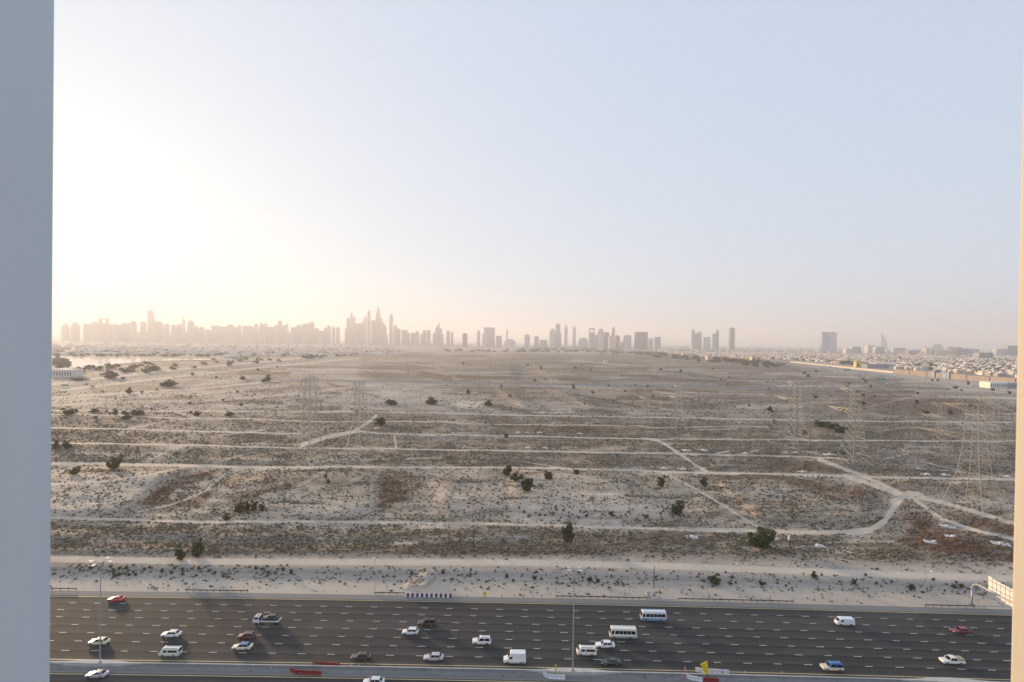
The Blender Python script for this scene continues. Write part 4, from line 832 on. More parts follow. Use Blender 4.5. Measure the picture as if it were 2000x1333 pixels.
TREES = [(1492,1073,58,44,1,'largest dark green desert tree near the highway, beside a white post'), (1110,1063,33,41,0,'upright olive tree on the scrub left of the largest tree'), (1325,1008,30,33,1,'green tree at the foot of the shaded diagonal slope'),
 (1028,962,31,36,1,'greenest tree of the cluster on the pale mound'), (990,930,22,24,0,'olive tree at the upper left of the cluster on the pale mound'), (1006,941,20,22,0,'olive tree in the middle of the cluster on the pale mound'), (1072,938,22,20,0,'round olive bush right of the mound cluster'),
 (1126,927,14,13,0,'small bush at the right end of the mound crest'), (1293,952,18,24,0,'yellowish tree beside the diagonal track'), (1377,951,20,19,0,'olive bush right of the diagonal track'), (217,917,30,28,0,'broad leaning olive tree on the left track'), (141,929,20,18,0,'low tree below the left track near the blue grey wall'),
 (349,1096,23,30,1,'left tree of the pair on the verge plain'), (381,1089,25,38,1,'right and taller tree of the pair on the verge plain'), (465,1003,22,26,0,'largest tree of the small row below the brown hollow'), (480,999,16,21,0,'second tree of the small row below the brown hollow'), (494,999,16,23,0,'third tree of the small row below the brown hollow'),
 (510,999,13,17,0,'rightmost small tree of the row below the brown hollow'), (440,1017,20,13,0,'low bush at the left end of the small tree row'), (106,877,12,19,0,'tree half hidden by the blue grey wall'), (127,877,19,16,0,'round tree just right of the blue grey wall'),
 (130,811,30,14,0,'wide low bush near the blue grey wall on the upper track'), (180,806,20,9,0,'low flat bush right of the wide low bush'), (222,811,13,13,0,'round bush left of the long hedge like bush'), (240,809,10,8,0,'small bush between the round bush and the hedge like bush'), (243,820,20,12,0,'bush in front of the long hedge like bush'),
 (264,812,32,13,0,'long hedge like bush on the left plain'), (382,813,18,10,0,'lone low bush on the left middle plain'), (446,813,19,10,0,'lone low bush right of the left middle plain'), (250,769,12,15,0,'small round tree on pale sand at the left'), (323,756,33,15,0,'spreading tree beside the far left highway'),
 (517,746,22,10,0,'low bush by the far road, left of the backlit pylons'), (472,742,12,9,0,'small bush left of the low far bush'), (763,792,28,13,0,'flat olive bush right of the smaller backlit pylon'), (741,831,30,15,0,'broad scrub tree below the track fork'), (842,791,30,15,2,'grey dry thicket left of the pale sand patch'),
 (914,770,10,10,0,'tiny tree above the pale sand patch'), (954,793,16,14,0,'bush at the right end of the pale sand patch'), (988,856,10,12,0,'small tree left of the white pads row'), (1120,761,7,11,0,'small tree directly below the distant road'), (697,812,8,11,0,'small tree at the foot of the smaller backlit pylon'),
 (1606,835,28,14,1,'left bush of the dark green thicket between the sunlit pylons'), (1627,839,28,15,1,'middle bush of the dark green thicket between the sunlit pylons'), (1647,847,32,17,1,'right bush of the dark green thicket between the sunlit pylons'), (1573,850,12,11,1,'small green bush left of the dark green thicket'),
 (1505,803,11,11,0,'brown bush above the left sunlit pylon'), (1540,785,9,7,0,'tiny bush above and left of the left sunlit pylon'), (1594,778,10,7,0,'tiny bush above the dark green thicket'), (1648,807,8,9,0,'tiny tree above the right end of the green thicket'), (1677,769,11,9,0,'small tree below the interchange curve'),
 (1686,791,18,9,2,'flat dry thicket above the right sunlit pylon'), (1645,888,18,10,1,'green bush at the left foot of the right sunlit pylon'), (1899,796,12,8,0,'dark bush at the head of the largest pylon'), (1858,809,10,8,0,'bush left of the largest pylon head'), (1812,809,14,8,0,'bush further left of the largest pylon head'),
 (1793,789,9,8,0,'small bush above the faint left pylon'), (1868,760,9,6,0,'small bush in front of the long block building'), (1892,752,6,8,0,'thin tree in front of the long block building'), (1822,745,6,4,0,'left speck of two shrubs before the dark stair tower'), (1833,745,6,4,0,'right speck of two shrubs before the dark stair tower'),
 (1941,764,7,6,0,'small bush below the white tent hall'), (1974,770,8,6,0,'bush beside the cream wall below the tent hall'), (1057,722,6,8,0,'tiny tree on the central plain at the bend of a path'), (1572,731,7,5,0,'tiny bush left of the orange track'), (1580,737,8,6,0,'tiny bush below the one left of the orange track'),
 (905,712,6,4,0,'speck of a bush left of centre on the far plain'), (1400,1145,30,17,1,'wide dark clustered shrub on the bank left of the double armed lamp post'), (1592,1131,14,14,0,'round olive shrub high on the bank'), (1489,1145,11,10,1,'bright green shrub on the bank right of the double armed lamp post'),
 (1427,1143,9,6,1,'dark shrub just right of the wide clustered shrub'), (1152,1137,12,11,0,'brown round shrub on the bank right of the four headed mast'), (1168,1138,11,6,1,'dark flat shrub right of the brown round shrub'), (1044,1134,11,10,1,'dark round shrub on the bank above the cargo van'), (990,1130,9,8,1,'round shrub on the bank left of the dark round shrub'),
 (865,1122,9,9,0,'shrub on the bank right of the dug sand heap'), (803,1124,8,9,0,'olive shrub on the bank left of the dug sand heap'), (568,1122,8,9,1,'green shrub on the bank above the recovery truck'), (221,1128,7,8,1,'green shrub low on the bank above the red sports coupe'), (1670,1143,12,12,0,'brown shrub on the bank above the white panel van'),
 (1782,1152,13,9,0,'dark shrub on the bank left of the pale sunlit lamp post'), (1866,1150,11,8,0,'shrub on the bank right of the pale sunlit lamp post'), (1880,1148,10,8,1,'green shrub beside the gantry arm'), (635,934,8,8,0,'small shrub right of the tall backlit pylon foot'), (640,945,9,8,2,'dry shrub right of the tall backlit pylon foot')]
for a in TREES: tree(*a[:5], a[5], 'tree' if 'tree' in a[5] else 'shrub', 'trees and shrubs of the plain', 'desert_tree' if 'tree' in a[5] else 'desert_shrub', big=a[2] > 9)
rs = np.random.RandomState(77)
def scatter(n, polyg, group, label, w0, w1, kinds=(0, 0, 2), asp=.75, name='desert_shrub'):
    xs = [p[0] for p in polyg]; ys = [p[1] for p in polyg]; k = 0
    def inside(x, y):
        c = False; m = len(polyg)
        for i in range(m):
            (x0, y0), (x1, y1) = polyg[i], polyg[(i + 1) % m]
            if (y0 > y) != (y1 > y) and x < x0 + (y - y0) * (x1 - x0) / (y1 - y0): c = not c
        return c
    while k < n:
        x, y = rs.uniform(min(xs), max(xs)), rs.uniform(min(ys), max(ys))
        if not inside(x, y): continue
        w = rs.uniform(w0, w1); tree(x, y, w, w * asp * rs.uniform(.8, 1.25), int(rs.choice(kinds)), label, 'shrub', group, name, big=False); k += 1
scatter(40, [(110,1108),(560,1108),(560,1128),(110,1126)], 'shrubs on the left part of the bank', 'low dark shrub on the grey bank above the left half of the highway', 4, 8, (0, 0, 1))
scatter(35, [(900,1112),(1340,1118),(1880,1128),(1880,1155),(1500,1147),(900,1135)], 'shrubs on the right part of the bank', 'low dark shrub on the grey bank above the right half of the highway', 3.5, 7, (0, 1, 0))
scatter(45, [(1000,990),(1300,992),(1330,1018),(1000,1014)], 'shrubs on the shaded mound front', 'small dark shrub dotting the shaded front of the pale mound', 3.5, 6, (0, 1))
scatter(55, [(780,705),(1560,715),(1980,775),(1980,820),(1100,800),(820,740)], 'shrubs on the distant plain', 'dark speck of a shrub on the distant brown plain', 3, 7, (0, 0, 1), .7)
scatter(25, [(110,735),(600,715),(600,800),(110,830)], 'shrubs on the hazy left plain', 'hazy speck of a shrub on the pale left plain', 4, 10, (0,), .6)

# ---- low herbs and tufts covering the near plain: uncountable
def build_tufts():
    rs = np.random.RandomState(9); N = 300000
    dy = rs.uniform(34, 520, N); u = rs.uniform(-1.02, 1.02, N); D = F * CAM_H / dy; keep = rs.rand(N) < np.where(D < 700, (D / 780) ** 1.1 * (dy / 520) ** .3 * 3.2, .62 * (dy / 108) ** .5); dy, D, u = dy[keep], D[keep], u[keep]
    X, Y = D * u, D; Z = ground_h(X, Y); px, py = project(X, Y, Z)
    dens = samp(SC, px, py); br = samp(BR, px, py); tr = samp(TR, px, py); cl = .35 + 1.3 * samp(CLU, px, py)
    p = np.clip(dens * 1.15 + br * .4, 0, 1.1) * cl * np.clip(1 - tr * 1.5, 0, 1); p *= (rq(X) - Y < -4.5)
    k = rs.rand(len(X)) < p; X, Y, Z, D, br, dens = X[k], Y[k], Z[k], D[k], br[k], dens[k]; n = len(X)
    r = (.18 + .42 * rs.rand(n) ** 2.4) * (.62 + D / 480); h = r * rs.uniform(.5, 1.15, n) * np.where(D > 700, .7, 1)
    a = rs.rand(n) * 6.28; V = np.zeros((n, 7, 3))
    for i in range(5):
        t = a + i * 2 * math.pi / 5; q = r * rs.uniform(.6, 1.35, n); V[:, i] = np.stack([X + np.cos(t) * q, Y + np.sin(t) * q, Z + h * rs.uniform(.0, .45, n)], -1)
    V[:, 5] = np.stack([X + r * rs.uniform(-.3, .3, n), Y + r * rs.uniform(-.3, .3, n), Z + h], -1); V[:, 6] = np.stack([X, Y, Z - .1], -1)
    b = (np.arange(n) * 7)[:, None]; Fc = np.concatenate([b + np.array([[i, (i + 1) % 5, 5]]) for i in range(5)] + [b + np.array([[(i + 1) % 5, i, 6]]) for i in range(5)])
    m = bpy.data.materials.new('desert_herbs'); m.use_nodes = True; g = NT(m); bs = g.N['Principled BSDF']; R_, G_, B_ = g.sep(g.attr('tone'))
    c = g.mix(R_, (.075, .066, .038), (.20, .175, .125)); c = g.mix(g.math('MULTIPLY', G_, .9), c, (.13, .066, .038)); g.put(bs.inputs['Base Color'], c); bs.inputs['Roughness'].default_value = .95; bs.inputs['Specular IOR Level'].default_value = .1
    me = np_mesh('desert_herbs', V.reshape(-1, 3), Fc, m, 3); cl_ = me.color_attributes.new('tone', 'FLOAT_COLOR', 'POINT'); d = np.ones((n, 7, 4), np.float32)
    d[..., 0] = rs.rand(n)[:, None]; d[..., 1] = np.clip(br * 1.3 + .25 * (rs.rand(n) - .6), 0, 1)[:, None]; cl_.data.foreach_set('color', d.ravel())
    o = link('desert_herbs', me); tag(o, 'low dry tufts and herbs dotted all over the sandy plain', 'scrub', kind='stuff'); print('tufts', n)
CLU = np.clip(.46 + 2.2 * (noise2(SC.shape, 7, 31, 3) - .5) + 1.2 * (noise2(SC.shape, 20, 32, 3) - .5), 0, 1)
build_tufts()

# ------------------------------------------------------------------ small concrete pads and boxes of the pipeline
M_PAD = mat('pale_concrete_pad', (.52, .50, .47), .85, var=.12)
pads = [(1352,1050,26,8),(1597,1067,30,9),(1825,1060,40,10),(1862,1049,34,8),(1850,1029,34,7),(1955,1063,36,11),(1297,915.5,18,4),(1333,916.5,20,4),(1340,880,20,5),(1374,880,18,5),(1455,886,13,4),(1012,845,11,3),(1029,845.5,10,3),(1054,845.5,12,3),(1132,847.5,14,3),(1031,875,14,4),(1065,875.5,14,4),(735,837,14,3),
 (1810,927,22,4),(1845,928,22,4),(1968,931,22,4),(1620,888,25,4),(1567,922,24,4),(1553,884,14,3),(1515,1054,22,6)]
for k, (x, y, w, d) in enumerate(pads):
    g = GS(x, y); D = g[1]; W = w * .8 * D / F; dd = d * .7 * D * D / (F * CAM_H); g = (g[0], g[1], g[2] + .05); o = empty('concrete_pad', g, nrs.uniform(-.1, .1) + (-.5 if w > 32 else 0), None, 'concrete pad', 'pale pipeline pads on the plain')
    o['label'] = ['pale concrete pad on scrub near the highway, below the curving dirt track', 'tiny white concrete pad beside a dirt track far out on the plain'][0 if y > 1000 else 1]
    MB().box(-W / 2, W / 2, -dd / 2, dd / 2, -.8, .12).build('slab', M_PAD, o); MB().box(-.5, .5, -.5, .5, .121, .7).build('hatch', M_WHP, o)
for k, x in enumerate((1576, 1585, 1596, 1608)):
    g = GS(x, 932); o = MB().box(-.8, .8, -.5, .5, -.2, 1.2).build('concrete_block', M_PAD, bevel=.06); o.location = g; tag(o, ['leftmost', 'second', 'third', 'rightmost'][k] + ' of the four small white blocks in a row on the track', 'block', 'white blocks in a row on the track')
g = GS(1541, 1058); o = empty('white_post', g, 0, 'white post with a dark foot right of the largest tree', 'post'); MB().box(-.3, .3, -.3, .3, .5, 2.3).build('post', M_WHP, o); MB().box(-.35, .35, -.35, .35, -.2, .5).build('foot', M_DARK, o)
# ------------------------------------------------------------------ the skylines
def facade_material(name, wall, glass, fx=.09, fz=.28, duty=.5, gloss=.35):
    m = bpy.data.materials.new(name); m.use_nodes = True; g = NT(m); b = g.N['Principled BSDF']
    tc = g.N.new('ShaderNodeTexCoord').outputs['Object']; sp = g.N.new('ShaderNodeSeparateXYZ'); g.put(sp.inputs[0], tc)
    xy = g.math('ADD', sp.outputs[0], sp.outputs[1]); a = g.math('FRACT', g.math('MULTIPLY', xy, fx)); z = g.math('FRACT', g.math('MULTIPLY', sp.outputs[2], fz))
    wi = g.math('MULTIPLY', g.math('LESS_THAN', a, duty), g.math('LESS_THAN', z, .62)); bay = g.rng(g.noise(g.mapv(tc, (.05, .05, .004)), 1.0, 2), .4, .6, .35, 1)
    g.put(b.inputs['Base Color'], g.mix(g.math('MULTIPLY', wi, bay), wall, glass)); g.put(b.inputs['Roughness'], g.rng(wi, 0, 1, .85, gloss)); return m
FAC = {'tan': facade_material('tan_facade', (.52, .45, .38), (.18, .18, .19)), 'grey': facade_material('grey_facade', (.44, .46, .49), (.15, .18, .21), .07, .25, .6), 'blue': facade_material('blue_glass_facade', (.38, .46, .54), (.12, .18, .24), .11, .25, .75, .2),
       'white': facade_material('white_facade', (.60, .59, .57), (.16, .18, .2), .08, .28, .45), 'dark': facade_material('dark_facade', (.20, .21, .23), (.09, .11, .13), .05, .25, .7), 'rose': facade_material('rose_facade', (.30, .19, .16), (.10, .09, .09)), 'sun': facade_material('ochre_facade', (.62, .44, .22), (.2, .16, .12), .08, .28, .35)}
M_ROOF = mat('roof_plant', (.30, .29, .28), .9)
def ngon(n, r, ry=None, rot=0): ry = r if ry is None else ry; return [(math.cos(2 * math.pi * k / n + rot) * r, math.sin(2 * math.pi * k / n + rot) * ry) for k in range(n)]
def tower(x0, x1, yt, D, style, facn, label, group, yb=None):
    """high-rise seen between photo columns x0..x1 with its top at yt, standing D metres away"""
    a = P(x0, yt, D); b = P(x1, yt, D); W = b[0] - a[0]; cx = (a[0] + b[0]) / 2; H = (a[2] + b[2]) / 2 - 1.6; f = FAC[facn]; dp = max(18, min(W, 45)) if W < 90 else 40
    o = empty('high_rise', (cx, D + dp / 2, 1.6), 0, label, 'tower' if H > 45 else 'building', group); w, d = W / 2, dp / 2
    rect = lambda s, t=None: [(-w * s, -d * (t or s)), (w * s, -d * (t or s)), (w * s, d * (t or s)), (-w * s, d * (t or s))]
    def part(n, mb, m=None): return mb.build(n, m or f, o)
    if style == 'flat':
        part('shaft', MB().prism(rect(1), -4, H * .965)); part('roof_plant', MB().prism(rect(.6), H * .966, H), M_ROOF)
    elif style == 'slab':
        m = MB().prism(rect(1), -4, H * .985)
        for k in range(-2, 3): m.box(w * k * .4 - w * .05, w * k * .4 + w * .05, -d - 1.5, -d - .002, 0, H * .98)
        part('shaft', m); part('parapet', MB().prism(rect(.92), H * .986, H), M_ROOF)
    elif style == 'step':
        part('shaft', MB().prism(rect(1), -4, H * .86)); part('upper_storeys', MB().prism(rect(.72), H * .861, H * .96)); part('roof_plant', MB().prism(rect(.35), H * .961, H), M_ROOF)
    elif style == 'stepl' or style == 'stepr':
        s = -1 if style == 'stepl' else 1; part('shaft', MB().prism(rect(1), -4, H * .84)); part('upper_storeys', MB().box(min(s * w, 0), max(s * w, 0), -d, d, H * .841, H))
    elif style == 'round':
        part('shaft', MB().prism(ngon(12, w, d), -4, H * .88)); part('dome', MB().prism(ngon(12, w, d), H * .881, H * .95, 0, .78).prism(ngon(12, w * .78, d * .78), H * .951, H, 0, .3))
    elif style == 'taper':
        part('shaft', MB().prism(rect(1), -4, H * .70)); part('upper_storeys', MB().prism(rect(.98), H * .701, H * .9, 0, .6)); part('peak', MB().prism(rect(.58), H * .901, H, 0, .15))
    elif style == 'pencil':
        part('shaft', MB().prism(ngon(8, w, d, .39), -4, H * .82)); part('crown', MB().prism(ngon(8, w, d, .39), H * .821, H * .92, 0, .45)); part('spire', MB().bar((0, 0, H * .92), (0, 0, H), w * .25, 0, 6, .5), M_ROOF)
    elif style == 'spire':
        part('shaft', MB().prism(rect(1), -4, H * .86)); part('mast', MB().bar((0, 0, H * .86), (0, 0, H), w * .32, 0, 6, 2.5), M_ROOF)
    elif style == 'sail':
        n = 14; v = []
        for k in range(n + 1):
            t = k / n; z = H * t; xr = w * (1 - 1.7 * t ** 2.6); v += [(-w, -d * .2, z), (xr, -d * .5, z), (xr, d * .5, z), (-w, d * .2, z)]
        part('curved_shell', MB().add(v, [(4 * i + j, 4 * i + (j + 1) % 4, 4 * i + 4 + (j + 1) % 4, 4 * i + 4 + j) for i in range(n) for j in range(4)] + [(0, 3, 2, 1), (4 * n, 4 * n + 1, 4 * n + 2, 4 * n + 3)])); part('mast', MB().bar((-w * .9, 0, H), (-w * 1.0, 0, H * 1.14), 3, 0, 6, 1), M_ROOF)
    elif style == 'frame':
        part('shaft', MB().prism(rect(1), -4, H * .80)); part('sky_frame', MB().box(-w, -w * .7, -d, d, H * .801, H).box(w * .7, w, -d, d, H * .801, H).box(-w * .7 + .01, w * .7 - .01, -d, d, H * .93, H))
    elif style == 'slant':
        part('shaft', MB().prism(rect(1), -4, H * .74)); part('slanted_top', MB().add([(-w, -d, H * .741), (w, -d, H * .741), (w, d, H * .741), (-w, d, H * .741), (-w * .2, -d, H * .86), (w, -d, H), (w, d, H), (-w * .2, d, H * .86)], [(0, 3, 2, 1), (4, 5, 6, 7), (0, 1, 5, 4), (1, 2, 6, 5), (2, 3, 7, 6), (3, 0, 4, 7)]))
    elif style == 'dome':
        part('hall', MB().prism(rect(1), -4, H * .5)); m = MB(); k0 = .98; z0 = .501
        for k in range(4): k1 = math.cos((k + 1) * .36); z1 = .5 + .5 * math.sin((k + 1) * .39); m.prism(ngon(14, w * k0, d * k0), H * z0, H * z1 - .01, 0, k1 / k0); k0 = k1; z0 = z1
        part('dome', m)
    return o
SN = {'flat': 'flat topped', 'slab': 'broad slab', 'step': 'stepped', 'stepl': 'left stepped', 'stepr': 'right stepped', 'round': 'round topped', 'taper': 'tapering', 'pencil': 'pencil shaped', 'spire': 'spired', 'sail': 'sail shaped', 'frame': 'open framed', 'slant': 'slant topped', 'dome': 'domed'}
ORD = ['first', 'second', 'third', 'fourth', 'fifth', 'sixth', 'seventh', 'eighth', 'ninth', 'tenth', 'eleventh', 'twelfth', 'thirteenth', 'fourteenth', 'fifteenth', 'sixteenth', 'seventeenth', 'eighteenth', 'nineteenth', 'twentieth']
ORD += ['twenty ' + o for o in ORD[:9]] + ['thirtieth'] + ['thirty ' + o for o in ORD[:9]] + ['fortieth'] + ['forty ' + o for o in ORD[:9]] + ['fiftieth']
def skyline(rows, ox, sx, D, place, group, oy=560.0, base=None):
    rows = sorted(rows, key=lambda r: r[0])
    for i, r in enumerate(rows):
        x0, x1, y, st = r[:4]; fc = r[4] if len(r) > 4 else 'tan'; dd = r[5] if len(r) > 5 else D
        lab = r[6] if len(r) > 6 else '%s %s tower, %s from the left in the %s' % (SN[st], {'tan': 'tan', 'grey': 'grey', 'blue': 'blue glass', 'white': 'pale', 'dark': 'dark', 'rose': 'reddish', 'sun': 'ochre'}[fc], ORD[i], place)
        tower(ox + x0 / sx, ox + x1 / sx, oy + y / sx, dd + (i % 3) * 60, st, fc, lab, group)
FARM = [(120,165,285,'taper'),(192,248,278,'step'),(290,330,290,'flat'),(345,400,272,'step'),(410,475,248,'frame'),(480,520,295,'flat'),(520,556,290,'round'),(562,600,298,'flat'),(590,650,285,'slab'),(650,698,268,'round'),(728,775,270,'round'),
 (793,822,150,'spire','tan',7000,'tallest spired tower with a stepped neighbour in the hazy left skyline'),(822,845,228,'stepl'),(846,905,272,'step'),(915,957,288,'round'),(970,1005,292,'round'),(1010,1056,292,'round'),(1060,1078,230,'spire','tan',7400),(1103,1143,262,'step'),(1145,1180,310,'flat'),(1190,1230,315,'round'),(1243,1270,335,'flat'),
 (1290,1342,305,'slab'),(1345,1402,312,'slab'),(1402,1466,295,'step'),(1466,1487,320,'flat'),(1487,1522,298,'round'),(1535,1602,308,'slab'),(1602,1626,315,'flat'),(1626,1646,290,'flat'),(1660,1692,278,'taper'),(1695,1720,270,'spire'),(1722,1780,315,'slab'),(1782,1808,300,'flat'),(1808,1835,265,'flat'),(1836,1860,305,'flat'),(1860,1888,290,'round'),(1912,1942,318,'flat'),(1944,1998,298,'step')]
skyline(FARM, 90, 4.0, 7000, 'hazy left skyline', 'towers of the hazy left skyline')
# lower infill blocks behind them that close the gaps, as one mass at this distance
mb = MB(); rs2 = np.random.RandomState(4)
for k in range(60):
    x = 190 + k * 6.6 + rs2.uniform(-2, 2); yt = 560 + (378 if x < 230 else 362) / 4 + rs2.uniform(-4, 6); a = P(x - 4, yt, 7600); b = P(x + 4, yt, 7600); mb.box(a[0], b[0], 7600 + rs2.uniform(0, 80), 7700, 0, a[2])
tag(mb.build('distant_buildings', FAC['tan']), 'hazy mass of lower blocks behind the left towers', 'buildings', kind='stuff')
MAR = [(0,48,290,'slab'),(55,88,278,'flat'),(95,121,325,'flat'),(125,166,345,'slab'),(172,195,320,'flat'),(195,218,305,'flat'),(228,256,312,'round'),(262,292,312,'round'),(334,352,320,'flat','tan',7200),(347,371,245,'flat','tan'),(371,396,198,'taper','tan'),(395,413,235,'flat','tan',7100),(413,462,288,'slab','tan'),(464,482,262,'taper','tan'),(480,502,230,'round','tan',7150),
 (505,534,183,'round','tan',7000,'bullet shaped tower left of the tallest peak in the marina cluster'),(540,568,262,'flat','tan'),(574,612,160,'taper','tan',7000,'tallest tapering peak of the clustered marina towers'),(606,640,250,'stepl','tan',7200),(636,656,310,'flat','tan'),(652,668,375,'flat','tan'),
 (680,709,193,'pencil','tan',6900,'isolated pencil shaped tower just right of the marina cluster'),(712,741,300,'round'),(740,766,330,'flat'),(778,820,340,'slab'),(820,840,362,'flat'),(848,879,362,'flat'),(880,913,348,'step'),(925,942,370,'flat'),(942,968,340,'flat'),(975,1001,340,'flat'),(1022,1041,360,'flat'),(1043,1073,283,'slant','grey'),(1073,1091,325,'flat'),(1090,1104,370,'flat'),(1128,1153,345,'flat'),(1160,1181,352,'round'),
 (1252,1291,363,'round','rose',5600,'reddish round topped tower under construction, alone left of centre'),(1368,1391,345,'flat','white',6000),(1420,1506,320,'slab','grey',6200,'broad grey slab tower with a flat top left of centre'),(1408,1432,370,'flat','white',6000),(1515,1560,385,'slab','grey',6000),(1596,1609,322,'spire','tan',6800,'thin lone mast tower right of the broad grey slab')]
skyline(MAR, 590, 4.0, 7000, 'central marina skyline', 'towers of the central marina skyline')
JLT = [(-60,30,410,'dome','grey',7000,'wide low hazy dome on the horizon at centre'),(100,139,375,'flat','grey'),(175,209,388,'flat','blue'),(215,277,418,'slab','grey',6000,'long low grey block just left of the right hand cluster'),(293,341,330,'step','white'),(341,378,290,'flat','grey'),(378,386,360,'flat','blue'),(410,437,290,'pencil','grey',6400,'left one of the twin pencil shaped towers'),(475,502,298,'pencil','grey',6400,'right one of the twin pencil shaped towers'),
 (520,600,400,'dome','blue',6300,'low blue domed hall right of the twin pencil towers'),(603,646,325,'frame','blue'),(646,675,378,'slab','white'),(674,720,330,'step','white'),(722,760,358,'slab','rose'),(756,782,388,'flat','white',5500),(780,807,315,'round','grey'),(807,848,380,'round','rose'),(850,871,430,'flat','tan'),(875,936,376,'round','white'),(963,1062,355,'slab','dark',5700,'broad dark twin slab towers at the right of the cluster'),(1064,1108,400,'round','white'),(1114,1163,395,'slab','grey'),
 (1405,1450,338,'stepl','grey',5600),(1450,1483,355,'flat','grey',5600),(1508,1551,395,'slab','white',5600),(1568,1598,368,'flat','blue',5600),(1596,1621,338,'round','dark',5600),(1705,1742,320,'flat','dark',5800,'lone dark grey tower, tallest right of the cluster')]
skyline(JLT, 1000, 4.0, 5800, 'right of centre cluster', 'towers right of centre')
RGT = [(425,459,353,'flat','blue',4900,'left block of the triple blue white tower on the right'),(460,490,355,'flat','blue',4920,'middle block of the triple blue white tower on the right'),(491,539,353,'flat','white',4890,'right block of the triple blue white tower on the right'),(890,942,373,'sail','white',7600,'sail shaped curved tower standing alone on the right horizon'),
 (610,661,485,'slab','white'),(660,726,470,'slab','grey'),(780,846,460,'slab','white'),(847,911,470,'slab','grey'),(980,1082,480,'slab','grey',5200),(1100,1151,500,'slab','rose'),(1152,1190,495,'flat','blue'),(1220,1236,470,'flat','grey'),(1236,1266,480,'flat','sun'),(1272,1312,485,'flat','white'),(1290,1381,448,'dome','grey',6000,'large grey dome on the right horizon'),(1330,1420,500,'slab','sun'),(1425,1456,470,'flat','sun'),(1458,1521,475,'slab','blue'),(1520,1561,485,'flat','dark'),(1562,1601,485,'slab','blue'),(1601,1651,490,'slab','blue'),(1652,1762,518,'slab','dark',3200),(1790,1871,488,'slab','grey'),(1875,1960,462,'slab','dark',4300)]
skyline(RGT, 1500, 4.0, 4300, 'low right skyline', 'blocks of the low right skyline')

# ------------------------------------------------------------------ villas
VW = [mat('villa_render', c, .85, var=.06, scale=.2) for c in ((.60, .52, .43), (.70, .66, .61), (.42, .34, .27), (.62, .44, .28), (.34, .32, .31))]; M_WIN = mat('villa_glass', (.06, .07, .09), .2)
def villa_parts(k):
    rs = np.random.RandomState(40 + k); w, d, h = rs.uniform(8, 12), rs.uniform(7, 10), rs.uniform(6.5, 8.5); m = MB(); m.box(-w, w * .55, -d, d, -2, h); m.box(w * .551, w * 1.25, -d * .7, d * .8, -2, h * .55)
    r = MB(); r.box(-w - .3, w * .55 + .3, -d - .3, d + .3, h + .002, h + .8); r.box(-w * .5, 0, -d * .3, d * .3, h + .803, h + 2.8)
    g = MB(); n = 5
    for z in (1.2, h * .5 + .9):
        for i in range(n):
            x = -w + (i + .5) * (1.5 * w / n); g.box(x - .7, x + .7, -d - .05, -d - .002, z, z + 1.6)
        for i in range(4): y = -d + (i + .5) * (2 * d / 4); g.box(-w - .05, -w - .002, y - .7, y + .7, z, z + 1.6)
    return m, r, g
VP = []
for c in range(5):
    a, r, g = villa_parts(c); VP.append((a.mesh('walls', VW[c]), r.mesh('roof', VW[(c + 1) % 2]), g.mesh('windows', M_WIN)))
proto = []
vn = [('cream', 'cream flat roofed villa packed in the low housing district behind the long block'), ('white', 'white flat roofed villa packed in the low housing district behind the long block'), ('tan', 'tan flat roofed villa packed in the low housing district behind the long block'), ('ochre', 'ochre sunlit villa packed in the low housing district behind the long block'), ('grey', 'grey villa packed in the low housing district behind the long block')]
def put_villa(x, y, z, k, rz, s):
    o = empty('villa', (x, y, z), rz, vn[k][1], 'villa', vn[k][0] + ' villas of the housing district'); o.scale = (s,) * 3
    for n_, me in zip(('walls', 'roof', 'windows'), VP[k]): link(n_, me, o)
rsv = np.random.RandomState(12); spots = []
def lower_edge(px): return np.interp(px, [1290, 1500, 1560, 1700, 1755, 1800, 1990], [690, 703, 703, 716, 722, 724, 739])
tries = []
for gy in np.arange(1150, 4300, 34):
    for gx in np.arange(250, 4200, 29):
        x, y = gx + rsv.uniform(-6, 6) + .15 * gy, gy + rsv.uniform(-7, 7); px, py = project(x, y, 1.6)
        if 1300 < px < 2030 and py < lower_edge(px) and rsv.rand() < .84: tries.append((y, x, float(px), float(py)))
tries.sort(); near = tries[:300]; rest = tries[300:]
for y, x, px, py in near: put_villa(x, y, 1.6, int(rsv.choice(5, p=[.3, .25, .2, .12, .13])), rsv.uniform(-.15, .15) + rsv.choice([0, 1.57]) - .15, rsv.uniform(.8, 1.15))
def boxes_mesh(name, items, mats):
    """items x,y,z,w,d,h,mat"""
    A = np.array([i[:6] for i in items]); n = len(A); s = np.array([(-1, -1, 0), (1, -1, 0), (1, 1, 0), (-1, 1, 0), (-1, -1, 1), (1, -1, 1), (1, 1, 1), (-1, 1, 1)], float)
    V = A[:, None, :3] + s[None] * np.stack([A[:, 3] / 2, A[:, 4] / 2, A[:, 5]], -1)[:, None]; f = np.array([(4, 5, 6, 7), (0, 1, 5, 4), (1, 2, 6, 5), (2, 3, 7, 6), (3, 0, 4, 7)])
    me = np_mesh(name, V.reshape(-1, 3), ((np.arange(n) * 8)[:, None, None] + f[None]).reshape(-1, 4), mats); me.polygons.foreach_set('material_index', np.repeat([i[6] for i in items], 5)); return me
it = []
for y, x, px, py in rest:
    w, d, h = rsv.uniform(13, 22), rsv.uniform(12, 18), rsv.uniform(5.5, 9); k = int(rsv.choice(5, p=[.3, .25, .2, .12, .13])); it += [(x, y, 1.0, w, d, h, k), (x + rsv.uniform(-3, 3), y, h + .9, w * .35, d * .4, 2.6, k)]
for y, x in zip(rsv.uniform(4300, 9000, 1500), rsv.uniform(.28, 1.05, 1500)): it.append((x * y, y, 1.0, rsv.uniform(20, 60), 20, rsv.uniform(6, 22), int(rsv.choice(5))))
